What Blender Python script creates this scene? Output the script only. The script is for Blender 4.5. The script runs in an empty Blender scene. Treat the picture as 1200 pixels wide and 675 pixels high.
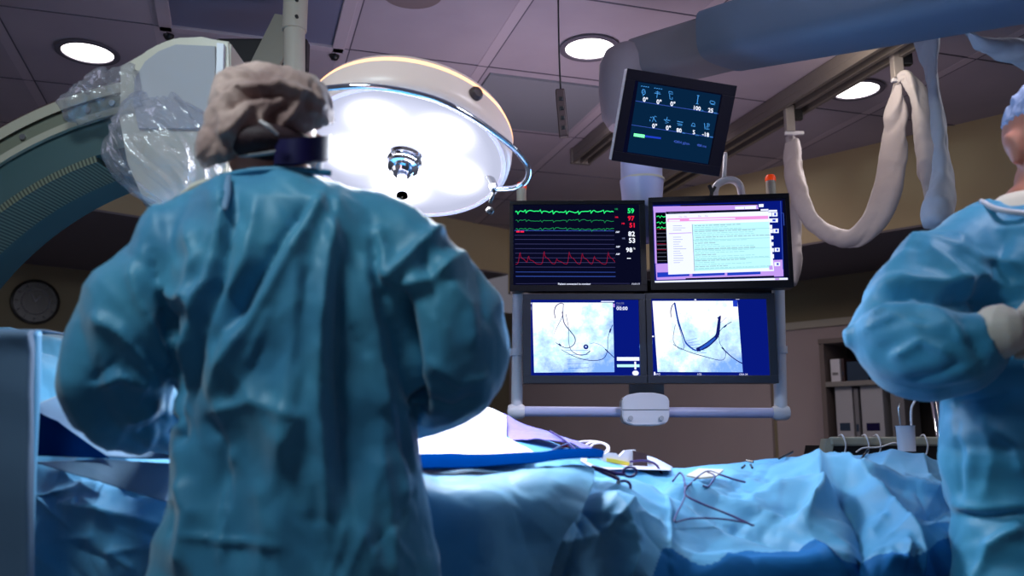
import bpy, bmesh, math, random
import numpy as np
from mathutils import Vector, Matrix, Euler
random.seed(7); np.random.seed(7)
SC = bpy.context.scene; C = SC.collection
PI = math.pi
# ---------------------------------------------------------------- camera
F = 1050.0; PITCH = math.radians(9.86); CAM = Vector((0, 0, 1.15))
CEIL = 2.80
cp, sp = math.cos(PITCH), math.sin(PITCH)
def P(px, py, Y):
    dx = (px-600)/F; dy = (337.5-py)/F
    y = cp-dy*sp; z = sp+dy*cp
    return Vector((dx/y*Y, Y, CAM.z+z/y*Y))
def PZ(px, py, z):
    dx = (px-600)/F; dy = (337.5-py)/F
    y = cp-dy*sp; zz = sp+dy*cp; t = (z-CAM.z)/zz
    return Vector((dx*t, y*t, z))
cd = bpy.data.cameras.new('camera'); cam = bpy.data.objects.new('camera', cd); C.objects.link(cam)
cam.location = CAM; cam.rotation_euler = (PI/2+PITCH, 0, 0)
cd.sensor_width = 36; cd.lens = F/1200*36; cd.clip_start = 0.05
cd.dof.use_dof = True; cd.dof.focus_distance = 3.05; cd.dof.aperture_fstop = 2.4
SC.camera = cam
SC.view_settings.view_transform = 'Standard'; SC.view_settings.look = 'None'
# ---------------------------------------------------------------- materials
def mat(name, col, rough=0.5, metal=0.0, emit=None, es=0.0, noise=None, bump=None, spec=0.5, sheen=0.0, trans=0.0, coat=0.0, alpha=1.0, sss=0.0):
    m = bpy.data.materials.new(name); m.use_nodes = True
    nt = m.node_tree; b = nt.nodes['Principled BSDF']
    b.inputs['Base Color'].default_value = (*col, 1); b.inputs['Roughness'].default_value = rough
    b.inputs['Metallic'].default_value = metal; b.inputs['Specular IOR Level'].default_value = spec
    b.inputs['Sheen Weight'].default_value = sheen; b.inputs['Transmission Weight'].default_value = trans
    b.inputs['Coat Weight'].default_value = coat; b.inputs['Alpha'].default_value = alpha
    if sss:
        b.inputs['Subsurface Weight'].default_value = sss; b.inputs['Subsurface Scale'].default_value = 0.02
    if emit:
        b.inputs['Emission Color'].default_value = (*emit, 1); b.inputs['Emission Strength'].default_value = es
    tc = None
    if noise or bump:
        tc = nt.nodes.new('ShaderNodeTexCoord')
    if noise:
        sc, col2, lo, hi = noise
        n = nt.nodes.new('ShaderNodeTexNoise'); n.inputs['Scale'].default_value = sc; n.inputs['Detail'].default_value = 4
        r = nt.nodes.new('ShaderNodeValToRGB'); r.color_ramp.elements[0].position = lo; r.color_ramp.elements[1].position = hi
        r.color_ramp.elements[0].color = (*col, 1); r.color_ramp.elements[1].color = (*col2, 1)
        nt.links.new(tc.outputs['Object'], n.inputs['Vector']); nt.links.new(n.outputs['Fac'], r.inputs['Fac'])
        nt.links.new(r.outputs['Color'], b.inputs['Base Color'])
    if bump:
        sc, st, dist = bump
        n = nt.nodes.new('ShaderNodeTexNoise'); n.inputs['Scale'].default_value = sc; n.inputs['Detail'].default_value = 3
        bp = nt.nodes.new('ShaderNodeBump'); bp.inputs['Strength'].default_value = st; bp.inputs['Distance'].default_value = dist
        nt.links.new(tc.outputs['Object'], n.inputs['Vector']); nt.links.new(n.outputs['Fac'], bp.inputs['Height'])
        nt.links.new(bp.outputs['Normal'], b.inputs['Normal'])
    return m
def emis(name, col, s=1.0):
    m = bpy.data.materials.new(name); m.use_nodes = True; nt = m.node_tree
    nt.nodes.remove(nt.nodes['Principled BSDF']); e = nt.nodes.new('ShaderNodeEmission')
    e.inputs['Color'].default_value = (*col, 1); e.inputs['Strength'].default_value = s
    nt.links.new(e.outputs[0], nt.nodes['Material Output'].inputs['Surface']); return m
def srgb(r, g, b):
    f = lambda c: (c/255/12.92) if c/255 <= .04045 else ((c/255+.055)/1.055)**2.4
    return (f(r), f(g), f(b))
M = {}
M['ceiling'] = mat('ceiling_tile', srgb(180,168,180), .9, noise=(3, srgb(170,158,172), .3, .7))
M['seam'] = mat('ceiling_seam', srgb(96,90,104), .8)
M['tbar'] = mat('ceiling_bar', srgb(190,176,188), .8)
M['wallbeige'] = mat('beige_wall_paint', srgb(190,172,140), .85, noise=(1.2, srgb(178,160,128), .3, .7))
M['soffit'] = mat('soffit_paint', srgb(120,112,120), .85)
M['wallgrey'] = mat('grey_wall_panel', srgb(190,172,174), .7, noise=(1.0, srgb(176,158,162), .3, .7))
M['wallolive'] = mat('olive_wall', srgb(140,128,104), .85)
M['trim'] = mat('trim_paint', srgb(190,182,170), .6)
M['floor'] = mat('floor_vinyl', srgb(120,125,135), .35, noise=(6, srgb(105,110,122), .35, .65))
M['clipwhite'] = mat('clip_plastic', srgb(150,142,142), .45)
M['white'] = mat('white_plastic', srgb(215,212,222), .35)
M['offwhite'] = mat('offwhite_enamel', srgb(205,196,180), .4)
M['beigeplastic'] = mat('beige_plastic', srgb(165,158,142), .5)
M['bluegrey'] = mat('bluegrey_cover', srgb(88,102,126), .65, bump=(6, .2, .02))
M['teal'] = mat('teal_panel', srgb(50,78,82), .55)
M['channel'] = mat('channel_grey', srgb(110,112,98), .45)
M['darkline'] = mat('dark_red_edge', srgb(60,12,24), .5)
M['black'] = mat('black_plastic', srgb(22,22,28), .35)
M['bezel'] = mat('bezel_black', srgb(18,15,22), .4, spec=.3)
M['bezelnavy'] = mat('bezel_navy', srgb(8,6,20), .5, spec=.15)
M['lavbar'] = mat('bar_lavender', srgb(180,182,222), .35)
M['bezelgrey'] = mat('bezel_charcoal', srgb(44,46,56), .35)
M['chrome'] = mat('chrome', (.85,.87,.95), .08, 1.0)
M['steel'] = mat('steel', (.5,.5,.52), .3, 1.0)
M['alu'] = mat('rail_aluminium', srgb(125,118,116), .4, .5)
M['darkrail'] = mat('rail_dark_slot', srgb(45,42,44), .5)  # dark grey of the rail slots, mount plate and table top
M['orange'] = mat('orange_cap', srgb(235,80,20), .4, emit=srgb(255,70,10), es=.35)
M['fabricwhite'] = mat('white_sleeve_fabric', srgb(176,168,174), .7, bump=(18, .5, .006), sheen=.2)
M['fabricblue'] = mat('bluish_sleeve_fabric', srgb(168,162,168), .7, bump=(14, .5, .01), sheen=.2)
M['gown'] = mat('teal_gown_fabric', srgb(66,148,180), .5, noise=(5, srgb(50,130,170), .35, .65), bump=(300, .15, .001), spec=.4, sheen=.3)
M['gown2'] = mat('blue_gown_fabric', srgb(60,152,190), .5, noise=(5, srgb(46,138,182), .35, .65), bump=(300, .15, .001), spec=.4, sheen=.3)
M['drape'] = mat('blue_drape_fabric', srgb(98,164,202), .55, noise=(4, srgb(70,144,190), .35, .65), bump=(380, .12, .001), spec=.35, sheen=.1)
M['drapedark'] = mat('deep_blue_drape_plastic', srgb(0,40,98), .8, spec=0)
M['drapedeep'] = mat('deep_blue_drape_hem', srgb(22,98,160), .7, spec=.15)
M['drapepale'] = mat('pale_blue_drape_fabric', srgb(104,140,176), .6, bump=(300, .12, .001), sheen=.2)
M['drapegrey'] = mat('grey_blue_drape_fabric', srgb(70,96,124), .7, bump=(300, .12, .001))
M['sheet'] = mat('white_sheet', srgb(205,205,228), .6, bump=(60, .2, .003))
M['violet'] = mat('violet_sheet', srgb(120,104,190), .55, bump=(40, .4, .004))
M['cap'] = mat('bouffant_cap_fabric', srgb(212,178,166), .75, noise=(9, srgb(142,108,102), .35, .7), bump=(30, .6, .006), sheen=.3)
M['capblue'] = mat('blue_cap_fabric', srgb(150,165,205), .75, bump=(30, .4, .005), sheen=.2)
M['skin'] = mat('skin', srgb(205,140,120), .5, noise=(8, srgb(190,120,100), .3, .7), sss=.15)
M['strap'] = mat('dark_blue_strap', srgb(16,8,62), .55, spec=.2)
M['hair'] = mat('dark_hair', srgb(48,22,30), .7, bump=(80, .5, .004))
M['glove'] = mat('latex_glove', srgb(205,198,188), .45, bump=(40, .4, .003), sss=.1)
M['shirt'] = mat('undershirt_white', srgb(215,205,190), .8)
M['mask'] = mat('mask_paper', srgb(205,195,195), .8)
M['shoe'] = mat('shoe_cover', srgb(60,110,150), .7)
M['trouser'] = mat('scrub_trousers', srgb(40,95,125), .8)
M['cablew'] = mat('white_cable', srgb(235,225,225), .4)
M['cabled'] = mat('dark_purple_cable', srgb(48,28,92), .35)
M['red'] = mat('red_clip', srgb(200,30,60), .4)
M['yellow'] = mat('yellow_label', srgb(225,200,70), .5)
M['darkbrown'] = mat('dark_brown_plastic', srgb(62,42,46), .5)
M['bluebox'] = mat('dark_blue_box', srgb(30,52,78), .6)
M['greybox'] = mat('grey_file_box', srgb(120,118,124), .6)
M['palebox'] = mat('pale_file_box', srgb(170,168,176), .6)
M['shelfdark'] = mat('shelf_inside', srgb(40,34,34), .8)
M['shelf'] = mat('shelf_board', srgb(135,130,128), .6)
M['wood'] = mat('shelf_frame', srgb(110,98,96), .6)
M['clock'] = mat('clock_black', srgb(28,27,28), .25)
M['clockring'] = mat('clock_ring', srgb(70,68,68), .25, .7)
M['ledblue'] = emis('led_blue', srgb(60,30,255), 3)
# ribbed inner belt
def ribbed():
    m = mat('ribbed_belt', srgb(92,100,90), .55); nt = m.node_tree; b = nt.nodes['Principled BSDF']
    tc = nt.nodes.new('ShaderNodeTexCoord'); s = nt.nodes.new('ShaderNodeSeparateXYZ')
    mu = nt.nodes.new('ShaderNodeMath'); mu.operation = 'MULTIPLY'; mu.inputs[1].default_value = 520
    si = nt.nodes.new('ShaderNodeMath'); si.operation = 'SINE'
    r = nt.nodes.new('ShaderNodeMapRange'); r.inputs[1].default_value = -1; r.inputs[2].default_value = 1
    mx = nt.nodes.new('ShaderNodeMix'); mx.data_type = 'RGBA'
    mx.inputs[6].default_value = (*srgb(34,38,34), 1); mx.inputs[7].default_value = (*srgb(112,118,100), 1)
    nt.links.new(tc.outputs['UV'], s.inputs[0]); nt.links.new(s.outputs[0], mu.inputs[0]); nt.links.new(mu.outputs[0], si.inputs[0])
    nt.links.new(si.outputs[0], r.inputs[0]); nt.links.new(r.outputs[0], mx.inputs[0]); nt.links.new(mx.outputs[2], b.inputs['Base Color'])
    return m
M['ribbed'] = ribbed()
def plastic_film():
    m = bpy.data.materials.new('clear_plastic_film'); m.use_nodes = True; nt = m.node_tree
    nt.nodes.remove(nt.nodes['Principled BSDF'])
    tr = nt.nodes.new('ShaderNodeBsdfTransparent'); tr.inputs[0].default_value = (.93,.94,.97,1)
    gl = nt.nodes.new('ShaderNodeBsdfGlossy'); gl.inputs['Roughness'].default_value = .12; gl.inputs['Color'].default_value = (1,.97,1,1)
    df = nt.nodes.new('ShaderNodeBsdfDiffuse'); df.inputs[0].default_value = (.62,.6,.66,1)
    lw = nt.nodes.new('ShaderNodeLayerWeight'); lw.inputs[0].default_value = .35
    tc = nt.nodes.new('ShaderNodeTexCoord'); n = nt.nodes.new('ShaderNodeTexNoise'); n.inputs['Scale'].default_value = 22; n.inputs['Detail'].default_value = 4; n.inputs['Distortion'].default_value = 1.2
    bp = nt.nodes.new('ShaderNodeBump'); bp.inputs['Strength'].default_value = .7; bp.inputs['Distance'].default_value = .012
    nt.links.new(tc.outputs['Object'], n.inputs['Vector']); nt.links.new(n.outputs['Fac'], bp.inputs['Height'])
    nt.links.new(bp.outputs[0], gl.inputs['Normal']); nt.links.new(bp.outputs[0], lw.inputs['Normal'])
    m1 = nt.nodes.new('ShaderNodeMixShader'); m1.inputs[0].default_value = .20
    m2 = nt.nodes.new('ShaderNodeMixShader')
    nt.links.new(tr.outputs[0], m1.inputs[1]); nt.links.new(df.outputs[0], m1.inputs[2])
    mr = nt.nodes.new('ShaderNodeMapRange'); mr.inputs[3].default_value = .05; mr.inputs[4].default_value = .38
    nt.links.new(lw.outputs['Facing'], mr.inputs[0]); nt.links.new(mr.outputs[0], m2.inputs[0])
    nt.links.new(m1.outputs[0], m2.inputs[1]); nt.links.new(gl.outputs[0], m2.inputs[2])
    nt.links.new(m2.outputs[0], nt.nodes['Material Output'].inputs['Surface']); return m
M['film'] = plastic_film()
# ---------------------------------------------------------------- object helpers
def tag(o, label, cat, group=None):
    o['label'] = label; o['category'] = cat
    if group: o['group'] = group
    return o
def thing(name, label, cat, loc=(0,0,0), group=None, rot=(0,0,0)):
    o = bpy.data.objects.new(name, None); C.objects.link(o); o.empty_display_size = .1
    o.location = loc; o.rotation_euler = rot
    return tag(o, label, cat, group)
def link(name, me, parent=None, world=True):
    o = bpy.data.objects.new(name, me); C.objects.link(o)
    if parent is not None:
        o.parent = parent
        if world:
            mw = Matrix.Identity(4); p = parent
            while p is not None:
                mw = Matrix.LocRotScale(p.location, p.rotation_euler, p.scale) @ mw; p = p.parent
            # bake inverse: mesh is in world coordinates
            me.transform(mw.inverted())
    return o
def obj(name, bm, m, parent=None, smooth=False, world=True, recalc=True):
    if recalc: bmesh.ops.recalc_face_normals(bm, faces=bm.faces)
    me = bpy.data.meshes.new(name); bm.to_mesh(me); bm.free()
    for mm in (m if isinstance(m, (list, tuple)) else [m]): me.materials.append(mm)
    if smooth:
        for p in me.polygons: p.use_smooth = True
        if smooth is not True:
            me.set_sharp_from_angle(angle=math.radians(smooth))
    return link(name, me, parent, world)
def basis(z, up=Vector((0,0,1))):
    z = z.normalized(); x = up.cross(z)
    if x.length < 1e-4: x = Vector((1,0,0)).cross(z)
    x.normalize(); return x, z.cross(x)
def box(bm, c, s, mx=None, bev=0.0, mi=0):
    r = bmesh.ops.create_cube(bm, size=1)
    vs = r['verts']
    for v in vs: v.co = Vector((v.co.x*s[0], v.co.y*s[1], v.co.z*s[2]))
    es = {e for v in vs for e in v.link_edges}; fs0 = {f for v in vs for f in v.link_faces}
    if bev > 0:
        rr = bmesh.ops.bevel(bm, geom=list(es)+vs, offset=bev, segments=3, profile=.5, affect='EDGES')
        vs = list({v for f in rr['faces'] for v in f.verts} | {v for v in vs if v.is_valid})
        # gather connected
        seen = set(vs); st = list(vs)
        while st:
            v = st.pop()
            for e in v.link_edges:
                w = e.other_vert(v)
                if w not in seen: seen.add(w); st.append(w)
        vs = list(seen)
    mt = Matrix.Translation(Vector(c)) @ (mx.to_4x4() if mx is not None else Matrix.Identity(4))
    for v in vs: v.co = mt @ v.co
    if mi:
        for f in {f for v in vs for f in v.link_faces}: f.material_index = mi
    return vs
def loft(bm, rings, closed=True, cap=True, mi=0):
    """rings: list of lists of points"""
    R = [[bm.verts.new(p) for p in r] for r in rings]; n = len(R[0])
    for a, b in zip(R[:-1], R[1:]):
        for i in range(n if closed else n-1):
            j = (i+1) % n
            f = bm.faces.new((a[i], a[j], b[j], b[i])); f.material_index = mi
    if cap and closed:
        bm.faces.new(R[0][::-1]).material_index = mi; bm.faces.new(R[-1]).material_index = mi
    return R
def ell(c, u, v, n=24): return [c+u*math.cos(2*PI*i/n)+v*math.sin(2*PI*i/n) for i in range(n)]
def spline(pts, n=8):
    pts = [Vector(p) for p in pts]
    if len(pts) < 3: return pts
    out = []; Q = [2*pts[0]-pts[1]]+pts+[2*pts[-1]-pts[-2]]
    for i in range(1, len(Q)-2):
        p0, p1, p2, p3 = Q[i-1:i+3]
        for k in range(n):
            t = k/n
            out.append(.5*((2*p1)+(p2-p0)*t+(2*p0-5*p1+4*p2-p3)*t*t+(3*p1-p0-3*p2+p3)*t**3))
    out.append(pts[-1]); return out
def tube(bm, pts, r, n=12, sm=8, mi=0, flat=1.0, cap=True):
    """tube along pts; r scalar or list (per control point)"""
    L = len(pts); path = spline(pts, sm) if sm > 1 else [Vector(p) for p in pts]
    rr = [r]*L if not isinstance(r, (list, tuple)) else list(r)
    m = len(path); rad = np.interp(np.linspace(0, L-1, m), range(L), rr)
    t0 = (path[1]-path[0]).normalized(); x, y = basis(t0)
    rings = []
    for i in range(m):
        t = (path[min(i+1, m-1)]-path[max(i-1, 0)]).normalized()
        x = (x-t*x.dot(t)).normalized(); y = t.cross(x)
        rings.append(ell(path[i], x*rad[i], y*rad[i]*flat, n))
    return loft(bm, rings, cap=cap, mi=mi)
def cyl(bm, a, b, r, r2=None, n=24, mi=0):
    a, b = Vector(a), Vector(b); x, y = basis(b-a)
    return loft(bm, [ell(a, x*r, y*r, n), ell(b, x*(r2 or r), y*(r2 or r), n)], mi=mi)
def lathe(bm, o, ax, prof, n=48, mi=0, cap=False):
    """prof: list of (radius, height along ax)"""
    ax = Vector(ax).normalized(); x, y = basis(ax); o = Vector(o)
    return loft(bm, [ell(o+ax*h, x*max(r, 1e-4), y*max(r, 1e-4), n) for r, h in prof], cap=cap, mi=mi)
def sphere(bm, c, s, mx=None, seg=24):
    r = bmesh.ops.create_uvsphere(bm, u_segments=seg, v_segments=seg//2, radius=1)
    for v in r['verts']:
        co = Vector((v.co.x*s[0], v.co.y*s[1], v.co.z*s[2]))
        if mx is not None: co = mx @ co
        v.co = co+Vector(c)
def prism(bm, poly, d, mi=0):
    """poly: world points, d: extrusion vector"""
    a = [bm.verts.new(p) for p in poly]; b = [bm.verts.new(Vector(p)+d) for p in poly]; n = len(a)
    bm.faces.new(a).material_index = mi; bm.faces.new(b[::-1]).material_index = mi
    for i in range(n):
        bm.faces.new((a[i], b[i], b[(i+1) % n], a[(i+1) % n])).material_index = mi
# ---------------------------------------------------------------- cloth helpers
_T = np.random.RandomState(3).rand(64, 4096)
def vh(i, j, seed): return _T[seed % 64, (i.astype(int)*73+j.astype(int)*179+(i.astype(int)*j.astype(int)) % 61) % 4096]*2-1
def facet(x, y, s, seed):
    x = x/s; y = y/s
    x, y = x+.45*np.sin(1.7*y+seed)+.2*np.sin(3.1*x), y+.45*np.sin(1.5*x+2.1*seed)
    i = np.floor(x); j = np.floor(y); fx = x-i; fy = y-j
    v00, v10, v01, v11 = vh(i, j, seed), vh(i+1, j, seed), vh(i, j+1, seed), vh(i+1, j+1, seed)
    lo = v00+(v10-v00)*fx+(v01-v00)*fy; hi = v11+(v01-v11)*(1-fx)+(v10-v11)*(1-fy)
    return np.where(fx+fy < 1, lo, hi)
def segdist(X, Z, pts):
    d = np.full(X.shape, 1e9); tt = np.zeros(X.shape); n = len(pts)-1
    for k in range(n):
        (ax, az), (bx, bz) = pts[k], pts[k+1]
        ux, uz = bx-ax, bz-az; L = ux*ux+uz*uz+1e-12
        t = np.clip(((X-ax)*ux+(Z-az)*uz)/L, 0, 1)
        dd = np.hypot(X-ax-t*ux, Z-az-t*uz)
        m = dd < d; d = np.where(m, dd, d); tt = np.where(m, (k+t)/n, tt)
    return d, tt
def to_px(co):
    """world (n,3) -> picture frame coordinates, used to lay out the creases on the cloth"""
    X = co[:, 0]; Y = co[:, 1]; Z = co[:, 2]-CAM.z
    dep = Y*cp+Z*sp; up = Z*cp-Y*sp
    return 600+F*X/dep, 337.5-F*up/dep
def crease_field(px, py, creases, e=1.3):
    h = np.zeros(px.shape)
    for pts, a, w in creases:
        d, t = segdist(px, py, pts)
        h += a*np.exp(-(d/w)**e)*np.clip(np.sin(PI*np.clip(t*.92+.04, 0, 1))*1.8, 0, 1)
    return h
def remeshed(bm, vox=.009, smooth=4, name='tmp'):
    bmesh.ops.recalc_face_normals(bm, faces=bm.faces)
    me = bpy.data.meshes.new(name); bm.to_mesh(me); bm.free()
    o = bpy.data.objects.new(name, me); C.objects.link(o)
    r = o.modifiers.new('r', 'REMESH'); r.mode = 'VOXEL'; r.voxel_size = vox; r.use_smooth_shade = True
    s = o.modifiers.new('s', 'SMOOTH'); s.factor = .5; s.iterations = smooth
    dg = bpy.context.evaluated_depsgraph_get(); dg.update()
    out = bpy.data.meshes.new_from_object(o.evaluated_get(dg))
    C.objects.unlink(o); bpy.data.objects.remove(o); bpy.data.meshes.remove(me)
    return out
def mesh_arrays(me):
    n = len(me.vertices); co = np.empty(n*3); me.vertices.foreach_get('co', co)
    no = np.empty(n*3); me.vertices.foreach_get('normal', no)
    return co.reshape(-1, 3), no.reshape(-1, 3)
def set_co(me, co):
    me.vertices.foreach_set('co', co.ravel()); me.update()
    for p in me.polygons: p.use_smooth = True
def strip_below(me, z):
    bm = bmesh.new(); bm.from_mesh(me)
    bmesh.ops.delete(bm, geom=[f for f in bm.faces if f.calc_center_median().z < z], context='FACES')
    bm.to_mesh(me); bm.free()
def catmull(ctrl, n):
    """ctrl: (k, ...) array resampled to n with catmull-rom along axis 0"""
    ctrl = np.asarray(ctrl, float); k = len(ctrl); t = np.linspace(0, k-1, n); i = np.clip(np.floor(t).astype(int), 0, k-2); f = t-i
    Pd = np.concatenate([[2*ctrl[0]-ctrl[1]], ctrl, [2*ctrl[-1]-ctrl[-2]]])
    sh = (n,)+(1,)*(ctrl.ndim-1); f = f.reshape(sh)
    p0, p1, p2, p3 = Pd[i], Pd[i+1], Pd[i+2], Pd[i+3]
    return .5*(2*p1+(p2-p0)*f+(2*p0-5*p1+4*p2-p3)*f*f+(3*p1-p0-3*p2+p3)*f**3)
def grid_mesh(name, G, m, parent=None, thick=0.0, mi=None):
    nu, nv = G.shape[:2]; me = bpy.data.meshes.new(name)
    idx = np.arange(nu*nv).reshape(nu, nv)
    faces = np.stack([idx[:-1, :-1], idx[1:, :-1], idx[1:, 1:], idx[:-1, 1:]], -1).reshape(-1, 4)
    me.from_pydata(G.reshape(-1, 3).tolist(), [], faces.tolist())
    for mm in (m if isinstance(m, (list, tuple)) else [m]): me.materials.append(mm)
    for p in me.polygons: p.use_smooth = True
    o = link(name, me, parent)
    if thick:
        s = o.modifiers.new('thickness', 'SOLIDIFY'); s.thickness = thick; s.offset = 0
    return o
def gnormals(G):
    du = np.gradient(G, axis=0); dv = np.gradient(G, axis=1); n = np.cross(du, dv)
    return n/(np.linalg.norm(n, axis=-1, keepdims=True)+1e-9)
#SECTION ROOM
# grid direction of the ceiling
GA = Vector((-.292, .956, 0)); GU = Vector((.956, .292, 0))
def UV(u, v, z=CEIL): return GU*u+GA*v+Vector((0, 0, z))
def struct(name, bm, m, parent=None, **k):
    o = obj(name, bm, m, parent, **k)
    if parent is None: o['kind'] = 'structure'
    return o
bm = bmesh.new()
box(bm, (0, 2.2, -.05), (11, 13, .1)); struct('floor', bm, M['floor'])
bm = bmesh.new()
box(bm, (0, 2.2, CEIL+.05), (11, 13, .1))
ulines = [-3.1, -2.4, -1.7, -.99, -.37, .36, .97, 1.67, 2.98, 3.7]
vlines = [-2.0, -1.3, -.6, .1, .8, 1.5, 2.22, 2.92, 3.62, 4.38, 5.03, 5.7, 6.4]
rz = Matrix.Rotation(math.atan2(GU.y, GU.x), 3, 'Z')
for u in ulines:
    for off, w, mi, t in ((0, .045, 2, .002), (.025, .005, 1, .003)):
        c = UV(u+off, 2.2); box(bm, (c.x, c.y, CEIL-t/2), (w, 8.6, t), rz, mi=mi)
for v in vlines:
    for off, w, mi, t in ((0, .006, 1, .003),):
        c = UV(.3, v+off); box(bm, (c.x, c.y, CEIL-t/2), (6.8, w, t), rz, mi=mi)
struct('ceiling', bm, [M['ceiling'], M['seam'], M['tbar']])
# corner room: two walls meeting behind the monitors, with a deep soffit below the ceiling
K = Vector((-.03, 6.82, 0)); dl = Vector((-.767, -.641, 0)); dr = Vector((.711, -.703, 0))
nl = Vector((-.641, .767, 0)); nr = Vector((.703, .711, 0))
ZS = 2.30; ZL = 2.45
def wallprism(a, b, z0, z1, back):
    bmw = bmesh.new()
    prism(bmw, [a+Vector((0,0,z0)), b+Vector((0,0,z0)), b+Vector((0,0,z1)), a+Vector((0,0,z1))], back)
    return bmw
struct('trim_1', wallprism(K-nl*0, K+dl*5.2, ZL, CEIL, nl*1.9), [M['wallbeige']])
struct('trim_2', wallprism(K, K+dr*5.2, ZS, CEIL, nr*1.05), [M['wallbeige']])
# soffit undersides
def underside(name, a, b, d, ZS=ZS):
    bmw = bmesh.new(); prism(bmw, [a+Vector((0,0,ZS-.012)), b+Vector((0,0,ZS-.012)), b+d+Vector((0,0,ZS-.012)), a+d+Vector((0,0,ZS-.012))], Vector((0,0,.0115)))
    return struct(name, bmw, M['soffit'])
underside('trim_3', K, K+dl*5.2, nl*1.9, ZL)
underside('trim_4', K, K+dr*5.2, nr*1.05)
KL = K+nl*1.9-dl*1.6; KR = K+nr*1.05-dr*1.6
struct('wall_left', wallprism(KL, K+nl*1.9+dl*5.6, 0, ZL+.05, nl*.1), M['wallolive'])
# right wall: olive band above, pale trim, grey panels below
struct('wall_right', wallprism(KR, K+nr*1.05+dr*5.2, 0, ZS+.05, nr*.1), [M['wallolive']])
a = K+nr*1.02-dr*1.0; b = K+nr*1.02+dr*2.06
struct('trim_5', wallprism(a, K+nr*1.02+dr*1.62, 0, 1.94, nr*.03), M['wallgrey'])
struct('trim_6', wallprism(K+nr*1.02+dr*1.66, K+nr*1.02+dr*5.1, 0, 1.94, nr*.03), M['wallgrey'])
struct('trim_7', wallprism(a-nr*.02, K+nr*1.0+dr*1.62, 1.94, 1.99, nr*.05), M['trim'])
struct('trim_8', wallprism(K+nr*1.0+dr*1.66, K+nr*1.0+dr*5.1, 1.94, 1.99, nr*.05), M['trim'])
# ---- ceiling fittings
def downlight(px, py, lab):
    c = PZ(px, py, CEIL); t = thing('ceiling_downlight', lab, 'ceiling light', (c.x, c.y, CEIL))
    b1 = bmesh.new(); lathe(b1, c-Vector((0,0,.006)), (0,0,-1), [(.108, -.01), (.128, 0), (.128, .005), (.118, .009), (.104, .006), (.1, -.004), (.108,-.01)], 48)
    obj('trim_ring', b1, M['seam'], t, smooth=40)
    b1 = bmesh.new(); lathe(b1, c-Vector((0,0,.007)), (0,0,-1), [(.0, 0.004), (.06, .003), (.103, 0.0)], 48)
    obj('diffuser', b1, M['dl_emit'], t, smooth=True)
    return c
M['dl_emit'] = emis('downlight_glow', (1, .93, .93), 6)
DL = [downlight(103, 60, 'round recessed ceiling downlight above the curved imaging arm'),
      downlight(691, 55, 'round recessed ceiling downlight beside the dark hanging pendant cord'),
      downlight(1003, 104, 'round recessed ceiling downlight partly hidden behind the ceiling rail')]
# recessed light panel, switched off
t = thing('ceiling_panel', 'large square framed panel in ceiling, unlit, above the beige support column', 'ceiling panel', UV(0, 3.2))
b1 = bmesh.new()
for (c0, s) in (((-.345, 3.24), (.05, .78)), ((.335, 3.24), (.05, .78)), ((-.005, 3.605), (.73, .045)), ((-.005, 2.87), (.73, .045))):
    c = UV(*c0); box(b1, (c.x, c.y, CEIL-.012), (s[0], s[1], .018), rz, .003)
obj('frame', b1, M['tbar'], t)
b1 = bmesh.new(); c = UV(-.005, 3.24); box(b1, (c.x, c.y, CEIL-.006), (.63, .70, .006), rz)
obj('diffuser', b1, mat('unlit_diffuser', srgb(120,122,150), .5), t)
for u in (-.34, .33):
    b1 = bmesh.new(); c = UV(u, 3.70); lathe(b1, (c.x, c.y, CEIL-.002), (0,0,-1), [(.001,.02),(.014,.018),(.02,.008),(.022,0)], 20)
    tag(obj('sprinkler_stud', b1, M['black'], smooth=True), 'small dark ceiling stud at the %s corner of the unlit square panel' % ('left' if u < 0 else 'right'), 'ceiling stud')
b1 = bmesh.new(); c = PZ(483, -8, CEIL); lathe(b1, c, (0,0,-1), [(.001,.008),(.10,.008),(.112,.006),(.116,0.0)], 48)
tag(obj('ceiling_speaker', b1, mat('speaker_grille', srgb(128,112,116), .8), smooth=40), 'round flat grey ceiling speaker grille above the surgical lamp', 'speaker')
b1 = bmesh.new(); c = UV(1.32, 4.0); box(b1, (c.x, c.y, CEIL-.006), (.6, .64, .012), rz)
tag(obj('return_air_panel', b1, mat('vent_panel', srgb(138,140,150), .8)), 'darker square ceiling panel behind the dark hanging pendant', 'ceiling panel')
# ceiling rails
def rail(u, v0, v1, lab, w=.21):
    c = UV(u, (v0+v1)/2); t = thing('ceiling_rail', lab, 'ceiling rail', (c.x, c.y, CEIL))
    L = v1-v0
    b1 = bmesh.new(); box(b1, (c.x, c.y, CEIL-.03), (w, L, .05), rz, .004); obj('rail_body', b1, M['alu'], t)
    b1 = bmesh.new()
    for o_ in (-w*.42, w*.42, 0):
        cc = UV(u+o_, (v0+v1)/2); box(b1, (cc.x, cc.y, CEIL-.07), (w*.15, L, .035), rz, .004)
    obj('track', b1, M['alu'], t)
    b1 = bmesh.new()
    for o_ in (-w*.22, w*.22):
        cc = UV(u+o_, (v0+v1)/2); box(b1, (cc.x, cc.y, CEIL-.058), (w*.2, L*.995, .006), rz)
    obj('slot', b1, M['darkrail'], t)
    b1 = bmesh.new(); cc = UV(u, v1+.01); box(b1, (cc.x, cc.y, CEIL-.045), (w*1.08, .03, .09), rz, .006)
    obj('end_cap', b1, M['alu'], t)
    return t
rail(2.475, 1.6, 5.2, 'long aluminium ceiling rail running behind the hanging white cable sleeves', .16)
rail(1.80, 3.1, 4.55, 'short aluminium ceiling rail end showing left of the tilted monitor', .11)
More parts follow.
